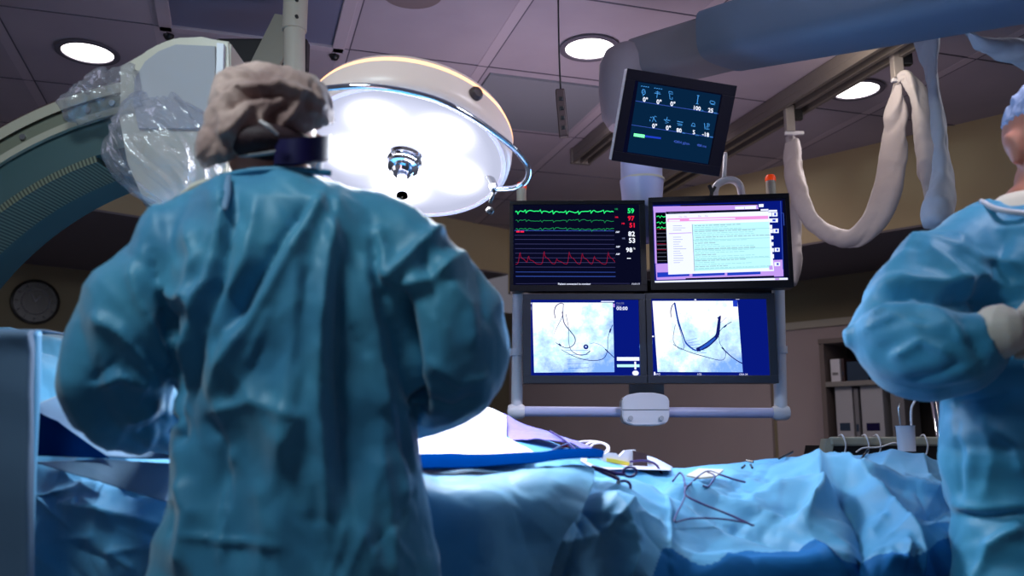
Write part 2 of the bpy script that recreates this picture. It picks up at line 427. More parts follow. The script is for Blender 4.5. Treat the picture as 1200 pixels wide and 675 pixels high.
# pendant cord with dark handset
t = thing('pendant_switch', 'dark brown hanging pendant control on a thin black ceiling cord', 'pendant control', P(660, 130, 2.9))
b1 = bmesh.new(); top = P(654, 0, 2.9); top.z = CEIL
tube(b1, [top, P(655, 55, 2.9), P(657, 105, 2.9)], .003, 8, 6); obj('cord', b1, M['black'], t, smooth=True)
a = P(656, 105, 2.9); b = P(661, 161, 2.9)
b1 = bmesh.new(); d = (b-a).normalized(); x, y = basis(d, Vector((0,1,0)))
rot = Matrix((x, y, d)).transposed()
box(b1, (a+b)/2, (.032, .024, (b-a).length), rot, .005); obj('handset', b1, M['darkbrown'], t)
for k in range(4):
    b1 = bmesh.new(); box(b1, a.lerp(b, .22+.2*k)-Vector((0,.012,0)), (.014, .006, .014), rot, .002); obj('button', b1, M['black'], t)
# dark flat column behind (support column from ceiling)
t = thing('support_column', 'beige vertical ceiling column with bolt holes rising behind the surgeon cap', 'column', P(345, 0, 2.9))
b1 = bmesh.new(); a = P(345, 36, 2.9); top = a.copy(); top.z = CEIL; bot = P(345, 210, 2.9)
cyl(b1, top, a, .042, n=32); cyl(b1, a, bot, .036, n=32); obj('tube', b1, M['offwhite'], t, smooth=40)
for y_ in (7, 26):
    b1 = bmesh.new(); c = P(351, y_, 2.9)-Vector((0,.042,0)); cyl(b1, c+Vector((0,.006,0)), c-Vector((0,.004,0)), .006, n=12); obj('bolt', b1, M['black'], t)
b1 = bmesh.new(); prism(b1, [P(334,18,3.1), P(322,16,3.1), P(290,80,3.1), P(290,110,3.1), P(310,110,3.1), P(338,55,3.1)], Vector((0,.07,0)))
obj('brace', b1, M['beigeplastic'], t)
b1 = bmesh.new(); a = P(345, 205, 2.9); tube(b1, [a, a+Vector((.02,-.1,-.03)), P(392,200,2.55), P(425,150,2.42)], .03, 16); obj('lamp_arm', b1, M['offwhite'], t, smooth=True)
b1 = bmesh.new(); c = P(308, 66, 3.15); box(b1, c, (.34, .06, .12), None, .01)
obj('mount_plate', b1, M['darkrail'], t)
#SECTION CARM
YC = 2.2; CC = P(215, 531, YC)
carm = thing('imaging_arm', 'large curved C-shaped X-ray arm with ribbed inner belt, left of the surgeon', 'imaging arm', (CC.x-.95, YC+.15, 0))
K0 = (YC*cp+.3*sp)/F*1.0
def arcp(r_px, ang, Y=YC):
    r = r_px*.00220; return Vector((CC.x+r*math.cos(ang), Y, CC.z+r*math.sin(ang)))
A0, A1, NA = math.radians(205), math.radians(99), 70
def arcsec(name, sec, m, a0=A0, a1=A1, smooth=35, uv=False):
    """sec: list of (r_px, Y offset) closed section"""
    b1 = bmesh.new(); rings = []
    for i in range(NA+1):
        an = a0+(a1-a0)*i/NA; rings.append([arcp(r, an, YC+dy) for r, dy in sec])
    loft(b1, rings)
    if uv:
        L = b1.loops.layers.uv.new('UVMap')
        for f in b1.faces:
            for l in f.loops:
                an = math.atan2(l.vert.co.z-CC.z, l.vert.co.x-CC.x)
                if an < 0: an += 2*PI
                l[L].uv = (an, (l.vert.co.y-YC))
    return obj(name, b1, m, carm, smooth=smooth)
arcsec('outer_shell', [(440, -.01), (440, .30), (430, .31), (430, .0), (427, -.012)], M['beigeplastic'])
arcsec('edge_line', [(443, -.004), (443, .01), (440, .01), (440, -.004)], M['darkline'])
arcsec('channel', [(427, -.002), (427, .06), (410, .06), (410, -.002)], M['channel'])
arcsec('rim', [(410, -.012), (410, .1), (402, .1), (402, -.012)], M['beigeplastic'])
arcsec('side_panel', [(402, .002), (402, .3), (362, .3), (362, .002)], M['teal'])
arcsec('ribbed_belt', [(362, .0), (362, .15), (354, .15), (354, .0)], M['ribbed'], a1=math.radians(110), uv=True)
for an in (105, 109, 112.5, 120):
    b1 = bmesh.new(); c = arcp(418, math.radians(an)); cyl(b1, c+Vector((0,-.008,0)), c+Vector((0,.01,0)), .008, n=14); obj('screw', b1, M['steel'], carm)
b1 = bmesh.new(); box(b1, (CC.x-1.0, YC+.16, .42), (.5, .5, .84), None, .05); obj('pedestal', b1, M['white'], carm)
# detector housing
def pxpoly(pts, Y): return [P(x, y, Y) for x, y in pts]
b1 = bmesh.new()
prism(b1, pxpoly([(140,75),(156,73),(168,60),(186,50),(206,43),(236,43),(270,48),(270,120),(266,240),(205,262),(168,235),(148,190),(140,140)], 2.14), Vector((0,.32,0)))
bmesh.ops.bevel(b1, geom=list(b1.edges), offset=.006, segments=2, affect='EDGES')
obj('detector_housing', b1, M['offwhite'], carm, smooth=30)
b1 = bmesh.new()
prism(b1, pxpoly([(158,92),(170,72),(186,60),(206,52),(252,54),(252,112),(246,150),(162,150),(156,120)], 2.13), Vector((0,.012,0)))
obj('cover_panel', b1, M['palebox'], carm)
b1 = bmesh.new(); prism(b1, pxpoly([(254,50),(262,51),(260,118),(252,117)], 2.125), Vector((0,.02,0))); obj('side_strip', b1, M['white'], carm)
b1 = bmesh.new(); c = P(262, 98, 2.13); cyl(b1, c, c+Vector((0,.012,0)), .004, n=10); obj('rivet', b1, M['black'], carm)
# crumpled clear bag
def bag():
    nu, nv = 300, 200; u = np.linspace(0, 2*PI, nu); v = np.linspace(.02, PI-.02, nv)
    U, V = np.meshgrid(u, v, indexing='ij')
    c = P(200, 180, 2.17); rx = .155+.02*np.sin(3*U)*np.sin(V); rz_ = .145
    X = c.x+rx*np.sin(V)*np.cos(U); Y = c.y+.14*np.sin(V)*np.sin(U); Z = c.z-rz_*np.cos(V)*-1
    X = X+.03*(Z-c.z)/rz_*-1
    G = np.stack([X, Y, Z], -1)
    n = gnormals(G); s = facet(U*.2, Z*.5, .06, 5)*.016+facet(U*.2+Z, Z*.7, .025, 9)*.008
    w = np.cos(U)*0+1; seam = np.minimum(U, 2*PI-U); s *= np.clip(seam/.3, 0, 1)
    return G+n*s[..., None]
o = grid_mesh('clear_bag', bag(), M['film'])
tag(o, 'crinkled clear plastic bag wrapped round the white X-ray detector housing', 'plastic bag')
# bag gathers along the arc, to the left
path = [arcp(418, math.radians(a), YC-.03) for a in (111, 107, 103, 99)]
b1 = bmesh.new(); tube(b1, path, [.05, .075, .09, .08], 60, 30, flat=.75)
me = bpy.data.meshes.new('t'); bmesh.ops.recalc_face_normals(b1, faces=b1.faces); b1.to_mesh(me); b1.free()
co, no = mesh_arrays(me); s = facet(co[:,0]+co[:,1], co[:,2], .03, 11)*.016+facet(co[:,0], co[:,2]+co[:,1], .016, 12)*.006
set_co(me, co+no*s[:, None]); me.materials.append(M['film'])
tag(link('plastic_sleeve', me), 'clear plastic sleeve gathered over the upper end of the curved arm', 'plastic sleeve')
#SECTION LAMP
LC = P(475, 184, 2.3); tocam = (CAM-LC).normalized()
camR = Vector((1,0,0)); camU = Vector((0,-sp,cp))
th = math.radians(12); dn = (-camU*math.cos(th)-camR*math.sin(th)); dn = (dn-tocam*dn.dot(tocam)).normalized()
LN = (tocam*math.cos(math.radians(53))+dn*math.sin(math.radians(53))).normalized()   # outward normal of the lamp face
R = .272
lamp = thing('surgical_lamp', 'large round surgical lamp, glowing white face, chrome rail and centre handle', 'surgical lamp', LC)
lx, ly = basis(LN, dn)
def LP(a, b, h): return LC+lx*a+ly*b+LN*h   # h along outward normal
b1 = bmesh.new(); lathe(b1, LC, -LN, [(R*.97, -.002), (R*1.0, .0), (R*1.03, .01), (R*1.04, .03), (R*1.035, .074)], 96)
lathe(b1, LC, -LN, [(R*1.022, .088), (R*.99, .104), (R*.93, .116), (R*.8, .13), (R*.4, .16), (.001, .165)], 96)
obj('housing', b1, mat('lamp_housing', srgb(232,210,202), .35, emit=(1,.8,.74), es=.13), lamp, smooth=50)  # faint warm emission added so the housing looks brighter
b1 = bmesh.new(); lathe(b1, LC, -LN, [(R*1.035, .074), (R*1.034, .081), (R*1.022, .088)], 96)
obj('glow_strip', b1, emis('lamp_orange_glow', (1.0, .50, .26), 2.6), lamp, smooth=True)
b1 = bmesh.new(); lathe(b1, LC, LN, [(R*.95, .001), (R*.96, .006), (R*.985, .006), (R*.995, -.002)], 96)
obj('bezel_ring', b1, mat('lamp_bezel', srgb(225,215,240), .3, emit=(.75,.75,1.0), es=.55), lamp, smooth=True)
def face_mat():
    m = bpy.data.materials.new('lamp_face_glow'); m.use_nodes = True; nt = m.node_tree
    nt.nodes.remove(nt.nodes['Principled BSDF']); e = nt.nodes.new('ShaderNodeEmission')
    at = nt.nodes.new('ShaderNodeVertexColor'); at.layer_name = 'glow'
    mr = nt.nodes.new('ShaderNodeMapRange'); mr.inputs[3].default_value = .78; mr.inputs[4].default_value = 2.6
    mx = nt.nodes.new('ShaderNodeMix'); mx.data_type = 'RGBA'; mx.inputs[6].default_value = (.72,.76,1,1); mx.inputs[7].default_value = (.97,.97,1,1)
    nt.links.new(at.outputs['Color'], mr.inputs[0]); nt.links.new(mr.outputs[0], e.inputs['Strength'])
    nt.links.new(at.outputs['Color'], mx.inputs[0]); nt.links.new(mx.outputs[2], e.inputs['Color'])
    nt.links.new(e.outputs[0], nt.nodes['Material Output'].inputs['Surface']); return m
b1 = bmesh.new(); prof = [(R*.95*k/24, -.012*(1-(k/24)**2)) for k in range(25)]
lathe(b1, LC, LN, prof[::-1], 96)
me_tmp = obj('reflector_face', b1, face_mat(), lamp, smooth=True)
ca = me_tmp.data.color_attributes.new('glow', 'FLOAT_COLOR', 'POINT')
pods = [(R*.56*math.cos(a), R*.56*math.sin(a)) for a in [math.radians(d) for d in (20, 92, 164, 236, 308)]]
for v in me_tmp.data.vertices:
    w = v.co+LC-LC if False else v.co
    a_, b_ = w.dot(lx), w.dot(ly)
    g = sum(math.exp(-(((a_-p)**2+(b_-q)**2)/(R*.25)**2)**1.8) for p, q in pods)
    rr_ = math.hypot(a_, b_)/R
    g = min(1, g*.95+.35*max(0, 1-rr_**2*1.3))
    ca.data[v.index].color = (g, g, g, 1)
b1 = bmesh.new(); lathe(b1, LC, LN, [(.045,-.008),(.05,.004),(.046,.012),(.036,.014),(.040,.022),(.046,.028),(.042,.036),(.026,.04),(.030,.05),(.024,.058),(.001,.058)], 40)
obj('handle_mount', b1, M['chrome'], lamp, smooth=40)
hd = (tocam*.45-camU*.85).normalized()
b1 = bmesh.new(); lathe(b1, LC+LN*.05, hd, [(.013,-.01),(.012,.03),(.015,.055),(.014,.068)], 32, cap=True); obj('handle', b1, mat('handle_white', srgb(200,195,215), .4), lamp, smooth=40)
b1 = bmesh.new(); lathe(b1, LC+LN*.05, hd, [(.0145,.069),(.0155,.077),(.001,.078)], 32); obj('handle_tip', b1, mat('tip_black', (.0,.0,.0), 1, spec=0), lamp)
# knob on the housing side
kd = (lx*.48-ly*.88).normalized() if (LP(0,-1,0)-LC).dot(camU) > 0 else (lx*.48+ly*.88).normalized()
if kd.dot(camR) < 0: kd = Vector(kd-2*lx*kd.dot(lx))
kc = LC+kd*R*1.02-LN*.05
b1 = bmesh.new(); lathe(b1, kc, kd, [(.016,-.01),(.018,.0),(.018,.014),(.014,.02),(.001,.021)], 24); obj('knob', b1, M['darkbrown'], lamp, smooth=40)
# chrome rail in front of the housing
def onplane(px, py, h):
    o = LC+LN*h; d = (P(px, py, 2.3)-CAM).normalized(); t_ = (o-CAM).dot(LN)/d.dot(LN); return CAM+d*t_
rp = [(370,106),(388,103),(425,101),(470,106),(515,118),(552,137),(585,160),(608,180),(619,198),(616,212),(603,220),(580,222)]
b1 = bmesh.new(); tube(b1, [onplane(x, y, .03) for x, y in rp], .0075, 14, 8); obj('guide_rail', b1, M['chrome'], lamp, smooth=True)
b1 = bmesh.new(); a = onplane(580, 222, .03); cyl(b1, a, a+LN*-.05+(LC-a).normalized()*.03, .012, n=16); obj('rail_clamp', b1, M['steel'], lamp, smooth=40)
b1 = bmesh.new(); tube(b1, [a, P(574,238,a.y)], .004, 8, 1); sphere(b1, P(574,247,a.y), (.011,)*3, seg=12); obj('lever', b1, M['black'], lamp, smooth=True)
#SECTION MONITORS
_txt = {}
def text_tris(s, bold=False):
    if (s, bold) in _txt: return _txt[(s, bold)]
    cu = bpy.data.curves.new('t', 'FONT'); cu.body = s; cu.size = 1.0; cu.resolution_u = 2
    if bold: cu.offset = .02
    o = bpy.data.objects.new('t', cu); C.objects.link(o)
    dg = bpy.context.evaluated_depsgraph_get(); dg.update(); me = bpy.data.meshes.new_from_object(o.evaluated_get(dg))
    V = [(v.co.x, v.co.y) for v in me.vertices]; Fs = [list(p.vertices) for p in me.polygons]
    C.objects.unlink(o); bpy.data.objects.remove(o); bpy.data.curves.remove(cu); bpy.data.meshes.remove(me)
    _txt[(s, bold)] = (V, Fs); return V, Fs
def homography(src):
    """maps crop quad TL,TR,BR,BL to unit square (u right, v down)"""
    dst = [(0,0),(1,0),(1,1),(0,1)]; A = []; B = []
    for (x, y), (u, v) in zip(src, dst):
        A += [[x, y, 1, 0, 0, 0, -u*x, -u*y], [0, 0, 0, x, y, 1, -v*x, -v*y]]; B += [u, v]
    return np.append(np.linalg.solve(np.array(A, float), np.array(B, float)), 1).reshape(3, 3)
class Canvas:
    def __init__(s, H, W, Hh):
        s.H = homography(H); s.W = W; s.Hh = Hh; s.bm = bmesh.new(); s.mats = []; s.lay = 0
    def mp(s, x, y, lay):
        q = s.H @ np.array([x, y, 1]); u, v = q[0]/q[2], q[1]/q[2]
        return ((u-.5)*s.W, -.0006-lay*.00012, (.5-v)*s.Hh)
    def mi(s, m):
        if m not in s.mats: s.mats.append(m)
        return s.mats.index(m)
    def poly(s, pts, m, lay=1):
        f = s.bm.faces.new([s.bm.verts.new(s.mp(x, y, lay)) for x, y in pts]); f.material_index = s.mi(m)
    def rect(s, x0, y0, x1, y1, m, lay=1, sk=0.0):
        d = sk*(x1-x0); s.poly([(x0, y0), (x1, y0+d), (x1, y1+d), (x0, y1)], m, lay)
    def line(s, pts, w, m, lay=3, sm=0):
        if sm: pts = [(p.x, p.y) for p in spline([(x, y, 0) for x, y in pts], sm)]
        W = w if isinstance(w, (list, tuple)) else [w]*2
        n = len(pts); ws = np.interp(np.linspace(0, len(W)-1, n), range(len(W)), W)
        prev = None
        for i in range(n):
            x0, y0 = pts[max(i-1, 0)]; x1, y1 = pts[min(i+1, n-1)]; L = math.hypot(x1-x0, y1-y0)+1e-9
            nx, ny = -(y1-y0)/L*ws[i]/2, (x1-x0)/L*ws[i]/2; x, y = pts[i]
            a = s.bm.verts.new(s.mp(x+nx, y+ny, lay)); b = s.bm.verts.new(s.mp(x-nx, y-ny, lay))
            if prev: s.bm.faces.new((prev[0], a, b, prev[1])).material_index = s.mi(m)
            prev = (a, b)
    def text(s, t, x, y, size, m, lay=4, sk=0.0, bold=False, right=False):
        V, Fs = text_tris(t, bold); wd = max(v[0] for v in V) if V else 0
        ox = x-(wd*size if right else 0)
        vs = [s.bm.verts.new(s.mp(ox+a*size, y-b*size+sk*(a*size), lay)) for a, b in V]
        for f in Fs:
            try: s.bm.faces.new([vs[i] for i in f]).material_index = s.mi(m)
            except ValueError: pass
    def disc(s, x, y, r, m, lay=3, ry=None):
        s.poly([(x+r*math.cos(2*PI*i/20), y+(ry or r)*math.sin(2*PI*i/20)) for i in range(20)], m, lay)
E = {k: emis('screen_'+k, srgb(*v[:3]), v[3]) for k, v in dict(
    green=(40,235,120,1.4), red=(235,25,60,1.3), white=(235,240,255,1.3), dimred=(150,16,50,1), dimgreen=(30,160,90,1),
    line=(70,70,120,.9), lineb=(60,90,190,1), navy=(8,10,34,1), black=(6,6,14,1), blue=(6,22,120,1.1), violet=(190,150,235,1.1),
    pale=(225,230,255,1.25), mint=(185,240,245,1.15), mintd=(140,205,215,1.1), grey=(120,125,150,1), pink=(235,150,220,1.1),
    midblue=(30,60,190,1.1), tealbg=(6,36,66,1), cyan=(70,150,225,1.2), vessel=(20,30,110,1), vesselb=(40,90,200,1), graytxt=(120,130,170,1),
    bright=(120,255,170,1.6)).items()}
def angio(name, seed):
    m = bpy.data.materials.new(name); m.use_nodes = True; nt = m.node_tree
    nt.nodes.remove(nt.nodes['Principled BSDF']); e = nt.nodes.new('ShaderNodeEmission'); e.inputs['Strength'].default_value = 1.25
    tc = nt.nodes.new('ShaderNodeTexCoord'); mp = nt.nodes.new('ShaderNodeMapping'); mp.inputs['Location'].default_value = (seed, seed*2, 0)
    n = nt.nodes.new('ShaderNodeTexNoise'); n.inputs['Scale'].default_value = 14; n.inputs['Detail'].default_value = 6; n.inputs['Roughness'].default_value = .68
    s = nt.nodes.new('ShaderNodeSeparateXYZ'); nt.links.new(tc.outputs['Object'], s.inputs[0])
    nt.links.new(tc.outputs['Object'], mp.inputs[0]); nt.links.new(mp.outputs[0], n.inputs['Vector'])
    a = nt.nodes.new('ShaderNodeMath'); a.operation = 'MULTIPLY_ADD'; a.inputs[1].default_value = 3.0; a.inputs[2].default_value = .58
    nt.links.new(s.outputs[2], a.inputs[0])
    a2 = nt.nodes.new('ShaderNodeMath'); a2.operation = 'MULTIPLY_ADD'; a2.inputs[1].default_value = -1.5; nt.links.new(s.outputs[0], a2.inputs[0]); nt.links.new(a.outputs[0], a2.inputs[2])
    b = nt.nodes.new('ShaderNodeMath'); b.operation = 'MULTIPLY_ADD'; b.inputs[1].default_value = 2.2; nt.links.new(n.outputs['Fac'], b.inputs[0]); 
    c = nt.nodes.new('ShaderNodeMath'); c.operation = 'ADD'; c.inputs[1].default_value = -1.08; nt.links.new(a2.outputs[0], c.inputs[0]); nt.links.new(c.outputs[0], b.inputs[2])
    r = nt.nodes.new('ShaderNodeValToRGB'); cr = r.color_ramp
    cr.elements[0].position = .1; cr.elements[0].color = (*srgb(120,165,240), 1); cr.elements[1].position = .95; cr.elements[1].color = (*srgb(250,250,255), 1)
    q = cr.elements.new(.4); q.color = (*srgb(175,205,250), 1); q = cr.elements.new(.62); q.color = (*srgb(195,235,252), 1)
    nt.links.new(b.outputs[0], r.inputs[0]); nt.links.new(r.outputs[0], e.inputs['Color'])
    nt.links.new(e.outputs[0], nt.nodes['Material Output'].inputs['Surface']); return m
def monitor(label, loc, W, Hh, T, rot, bezel, bez, quad, paint, base=None, side=None):
    t = thing('monitor', label, 'monitor', loc, None, rot)
    b1 = bmesh.new(); box(b1, (0, T/2+.002, 0), (W, T, Hh), None, .004); obj('casing', b1, side or bezel, t, world=False)
    b1 = bmesh.new()
    l, tp, r, bt = bez
    for (x0, z0, x1, z1) in ((-W/2, Hh/2-tp, W/2, Hh/2), (-W/2, -Hh/2, W/2, -Hh/2+bt), (-W/2, -Hh/2+bt, -W/2+l, Hh/2-tp), (W/2-r, -Hh/2+bt, W/2, Hh/2-tp)):
        box(b1, ((x0+x1)/2, -.002, (z0+z1)/2), (x1-x0, .008, z1-z0), None, .0012)
    obj('bezel', b1, bezel, t, world=False)
    b1 = bmesh.new(); x0, x1, z0, z1 = -W/2+l-.001, W/2-r+.001, -Hh/2+bt-.001, Hh/2-tp+.001
    box(b1, ((x0+x1)/2, .001, (z0+z1)/2), (x1-x0, .002, z1-z0)); scr = obj('screen', b1, base or E['navy'], t, world=False)
    cv = Canvas(quad, W, Hh); paint(cv)
    obj('screen_picture', cv.bm, cv.mats, scr, world=False, recalc=False)
    # back hub
    b1 = bmesh.new(); box(b1, (0, T+.012, 0), (W*.4, .03, Hh*.4), None, .006); obj('back_mount', b1, M['bezelgrey'], t, world=False)
    return t
# --- upper left: patient traces
def paint_ul(cv):
    xs = np.linspace(68, 612, 120)
    beats = [75, 122, 207, 273, 346, 415, 483, 556]
    def ecg(y0, amp, seed, q=1.0):
        pts = []
        for x in xs:
            y = y0+facet(np.array([x*1.0]), np.array([seed*7.0]), 14, seed)[0]*4+3*math.sin(x/60+seed)
            for bx in beats:
                d = x-bx
                y -= amp*.9*math.exp(-(d/3.5)**2) - amp*q*math.exp(-((d-6)/4)**2) + amp*.3*math.exp(-((d-22)/9)**2)
            pts.append((x, y))
        return pts
    cv.line(ecg(194, 14, 2), 4.5, E['green']); cv.line(ecg(243, 5, 4, 2.2), 2.6, E['dimgreen']); cv.line(ecg(290, 7, 6, 1.6), 3, E['dimgreen'])
    for k, y in enumerate([300, 326, 350, 376, 402, 428, 454, 480, 506, 534, 558]):
        cv.line([(60, y), (612, y+1)], 2.2 if k not in (0, 10) else 3, E['lineb' if k in (0, 9, 10) else 'line'], 2)
    pts = []
    pk = [(88, 420), (135, 440), (222, 412), (292, 452), (362, 410), (434, 418), (500, 438), (578, 412)]
    for x in np.linspace(60, 612, 200):
        y = 494
        for px_, py_ in pk:
            d = x-px_; a_ = 486-py_
            if d < 0: y = min(y, 490-a_*math.exp(-(d/9)**2))
            else: y = min(y, 490-a_*(.72*math.exp(-d/12)+.28*math.exp(-((d-20)/15)**2)))
        pts.append((x, y))
    cv.line(pts, 2.8, E['dimred'])
    cv.rect(70, 302, 88, 311, E['red'], 3); cv.rect(92, 302, 112, 311, E['red'], 3)
    for t_, y, c_, s_ in (('59', 200, 'green', 38), ('97', 242, 'red', 36), ('51', 281, 'red', 36), ('82', 331, 'white', 38), ('53', 368, 'white', 38), ('98', 421, 'white', 36)):
        cv.text(t_, 727 if t_ != '98' else 710, y, s_, E[c_], bold=True, right=True)
    cv.text('%', 716, 406, 16, E['white']); cv.text('--', 678, 464, 34, E['white'], bold=True)
    for x, y, c_ in ((620, 182, 'dimgreen'), (620, 228, 'red'), (655, 264, 'red'), (655, 348, 'graytxt'), (620, 312, 'pale'), (620, 395, 'pale'), (618, 437, 'pale')):
        cv.text('ABP'[:3] if c_ == 'pale' else 'HR', x, y, 13, E[c_], bold=True)
    cv.text('Patient connected to monitor', 292, 606, 15, E['pale'], bold=True); cv.text('15:03:27', 698, 606, 14, E['pale'])
    cv.line([(60, 600), (290, 598)], 1.5, E['line'], 2); cv.line([(470, 598), (690, 598)], 1.5, E['line'], 2)
    cv.disc(516, 629, 6, M['ledblue'], 40)
WUL, HU = .466, .318
cu_ = P(677, 288, 3.0)
monitor('wide black monitor with green, red and white vital traces, upper left of the bank', cu_, WUL, HU, .05, (0, 0, math.radians(-1)), M['bezel'], (.012, .014, .02, .022),
        [(38,133),(788,128),(784,642),(24,645)], paint_ul)
# --- upper right: program window
def paint_ur(cv):
    k = -.035
    cv.poly([(65,165),(770,130),(775,565),(68,590)], E['blue'], 1)
    cv.poly([(68,172),(632,153),(640,182),(70,205)], E['violet'], 2)
    cv.poly([(215,160),(632,148),(632,155),(215,168)], E['black'], 3)
    cv.poly([(510,167),(625,160),(625,178),(510,182)], E['pale'], 3); cv.poly([(560,168),(563,168),(563,180),(560,180)], E['violet'], 4)
    cv.poly([(640,152),(666,150),(666,167),(640,168)], E['pale'], 3)
    cv.poly([(70,205),(82,205),(84,490),(72,490)], E['violet'], 2)
    cv.poly([(80,207),(140,205),(142,485),(82,487)], E['black'], 3)
    for y, c_ in ((228,'green'),(262,'green'),(290,'green')):
        cv.line([(86, y), (98, y-5), (104, y+6), (112, y-6), (122, y+2), (134, y-2)], 4, E[c_], 4)
    for y in (298, 380, 412): cv.line([(84, y), (134, y)], 3, E['dimred'], 4)
    for y in range(320, 480, 22): cv.line([(84, y), (136, y-1)], 1.6, E['grey'], 4)
    cv.poly([(75,492),(770,465),(772,560),(78,582)], E['violet'], 2)
    for a_, b_ in ((82, 256), (272, 448), (462, 645)): cv.poly([(a_, 540-(a_-80)*.03), (b_, 540-(b_-80)*.03), (b_, 565-(b_-80)*.03), (a_, 568-(a_-80)*.03)], E['midblue'], 3)
    cv.poly([(68,588),(795,568),(797,582),(70,602)], E['pale'], 3); cv.poly([(235,572),(720,556),(720,566),(235,580)], E['navy'], 3)
    cv.poly([(725,571),(748,570),(748,580),(725,581)], E['violet'], 4)
    cv.poly([(135,200),(692,178),(720,530),(142,552)], E['pale'], 5)
    cv.poly([(135,200),(690,177),(691,190),(137,214)], E['navy'], 6); cv.text('Clinical document viewer', 150, 211, 11, E['graytxt'], 8, -.04)
    cv.poly([(650,180),(690,178),(690,187),(650,189)], E['pale'], 7)
    cv.poly([(143,238),(690,216),(691,234),(144,256)], E['pink'], 6)
    cv.poly([(150,245),(210,243),(210,252),(150,254)], E['pale'], 7); cv.poly([(260,238),(510,230),(510,236),(260,246)], E['pale'], 7)
    for x in (205, 232, 308, 345): cv.text('File', x, 232-(x-200)*.04, 13, E['violet'], 7, -.04)
    cv.poly([(275,268),(695,250),(702,512),(283,532)], E['mint'], 6)
    rnd = random.Random(4)
    for i, y in enumerate(range(276, 520, 11)):
        x = 288+rnd.choice([0, 0, 6]); end = 300+rnd.choice([90, 150, 240, 300, 380])
        col_ = E['mintd'] if i % 3 else E['graytxt']
        while x < end and x < 685:
            w_ = rnd.uniform(10, 34); cv.poly([(x, y-(x-275)*.045), (x+w_, y-(x+w_-275)*.045), (x+w_, y+2.4-(x+w_-275)*.045), (x, y+2.4-(x-275)*.045)], col_, 7); x += w_+5
        if i % 5 == 2: cv.line([(280, y+5), (698, y-12)], 2, E['mintd'], 7)
    cv.line([(276, 268), (284, 532)], 2.5, E['grey'], 7)
    cv.line([(150, 322), (272, 316)], 4, E['violet'], 7)
    for i, y in enumerate(list(range(278, 312, 12))+list(range(342, 496, 13))):
        w_ = rnd.uniform(20, 70); cv.line([(172, y), (172+w_, y-1)], 2, E['graytxt'], 7)
    cv.poly([(692,500),(712,499),(714,522),(694,523)], E['violet'], 7)
    for x, y, w_, h_ in ((694,184,46,10),(712,196,30,24),(694,196,16,24),(694,232,50,22),(698,268,14,22),(700,292,16,22),(718,290,30,24),(702,330,16,20),(704,366,14,20),(704,400,16,22),(724,398,28,22),(706,434,14,24),(722,480,32,22)):
        cv.rect(x, y, x+w_, y+h_, E['pale'], 6, -.03)
        if w_ > 20 and h_ > 15: cv.rect(x+w_*.4, y+4, x+w_*.75, y+h_-6, E['midblue'], 7)
    cv.line([(760,132),(770,520)], 3, E['lineb'], 3); cv.line([(765,200),(775,200),(778,270)], 3, E['lineb'], 3)
    cv.disc(557, 607, 6, M['ledblue'], 40)
monitor('wide black monitor showing a document window over a violet desktop, upper right of the bank', P(843.5, 283.5, 2.985), .474, .326, .05, (0, 0, math.radians(-7)), M['bezel'], (.014, .018, .014, .026),
        [(44,124),(806,88),(830,624),(46,641)], paint_ur)
# --- lower left
def paint_ll(cv):
    cv.rect(125, 80, 595, 412, E['blue'], 1); A = angio('angiogram_left', 3.1); cv.poly([(133,90),(483,90),(483,396),(136,398)], A, 2)
    v = E['vessel']
    cv.line([(232,160),(228,130),(236,105),(255,93),(270,96)], [3,4,3], v, 3, 6)
    cv.line([(268,95),(262,150),(240,195),(225,228)], [3,2,1], v, 3, 6)
    cv.line([(262,130),(270,180),(295,215),(315,245),(312,272),(285,290),(255,282),(232,266)], [4,4,3,2], v, 3, 8)
    cv.line([(278,140),(288,200),(288,260),(298,300),(330,320),(360,318),(380,303)], [2,2,3,4], v, 3, 8)
    cv.line([(255,297),(300,322),(350,340),(400,345),(438,335),(455,300),(458,250),(468,215),(480,188)], [2,3,3,2,3], v, 3, 8)
    cv.line([(445,295),(483,332)], [5,3], v, 4); cv.line([(466,222),(472,205)], 7, v, 4); cv.line([(244,272),(254,280)], 7, v, 4)
    cv.disc(362, 285, 11, v, 4); cv.disc(362, 285, 6, E['vesselb'], 5); cv.disc(362, 284, 3, E['pale'], 6)
    cv.line([(380,272),(400,268),(430,280),(445,295)], 1.5, E['vesselb'], 3, 6)
    for k_ in range(5): cv.line([(272+k_*3, 300+k_*20), (372, 300+k_*19)], 1.4, E['vesselb'], 3)
    cv.rect(495, 330, 592, 346, E['pale'], 3); cv.rect(495, 362, 592, 374, E['mint'], 3); cv.rect(570, 350, 578, 384, E['pale'], 4); cv.disc(574, 400, 14, E['pale'], 4, 11)
    cv.text('00:00', 498, 123, 22, E['pale'], bold=True); cv.text('PAUSE', 498, 97, 12, E['graytxt']); cv.text('REF 1', 498, 108, 10, E['graytxt'])
    cv.rect(432, 83, 490, 87, E['pale'], 3); cv.rect(124, 90, 130, 96, E['pale'], 3); cv.rect(124, 108, 130, 122, E['graytxt'], 3); cv.rect(484, 95, 491, 110, E['violet'], 3)
monitor('charcoal monitor showing a grey-blue X-ray image with 00:00 timer, lower left of the bank', P(685.5, 396.5, 3.0), .418, .302, .055, (0, 0, 0), M['bezelgrey'], (.027, .02, .026, .026),
        [(92,52),(628,52),(628,445),(87,445)], paint_ll, E['blue'])
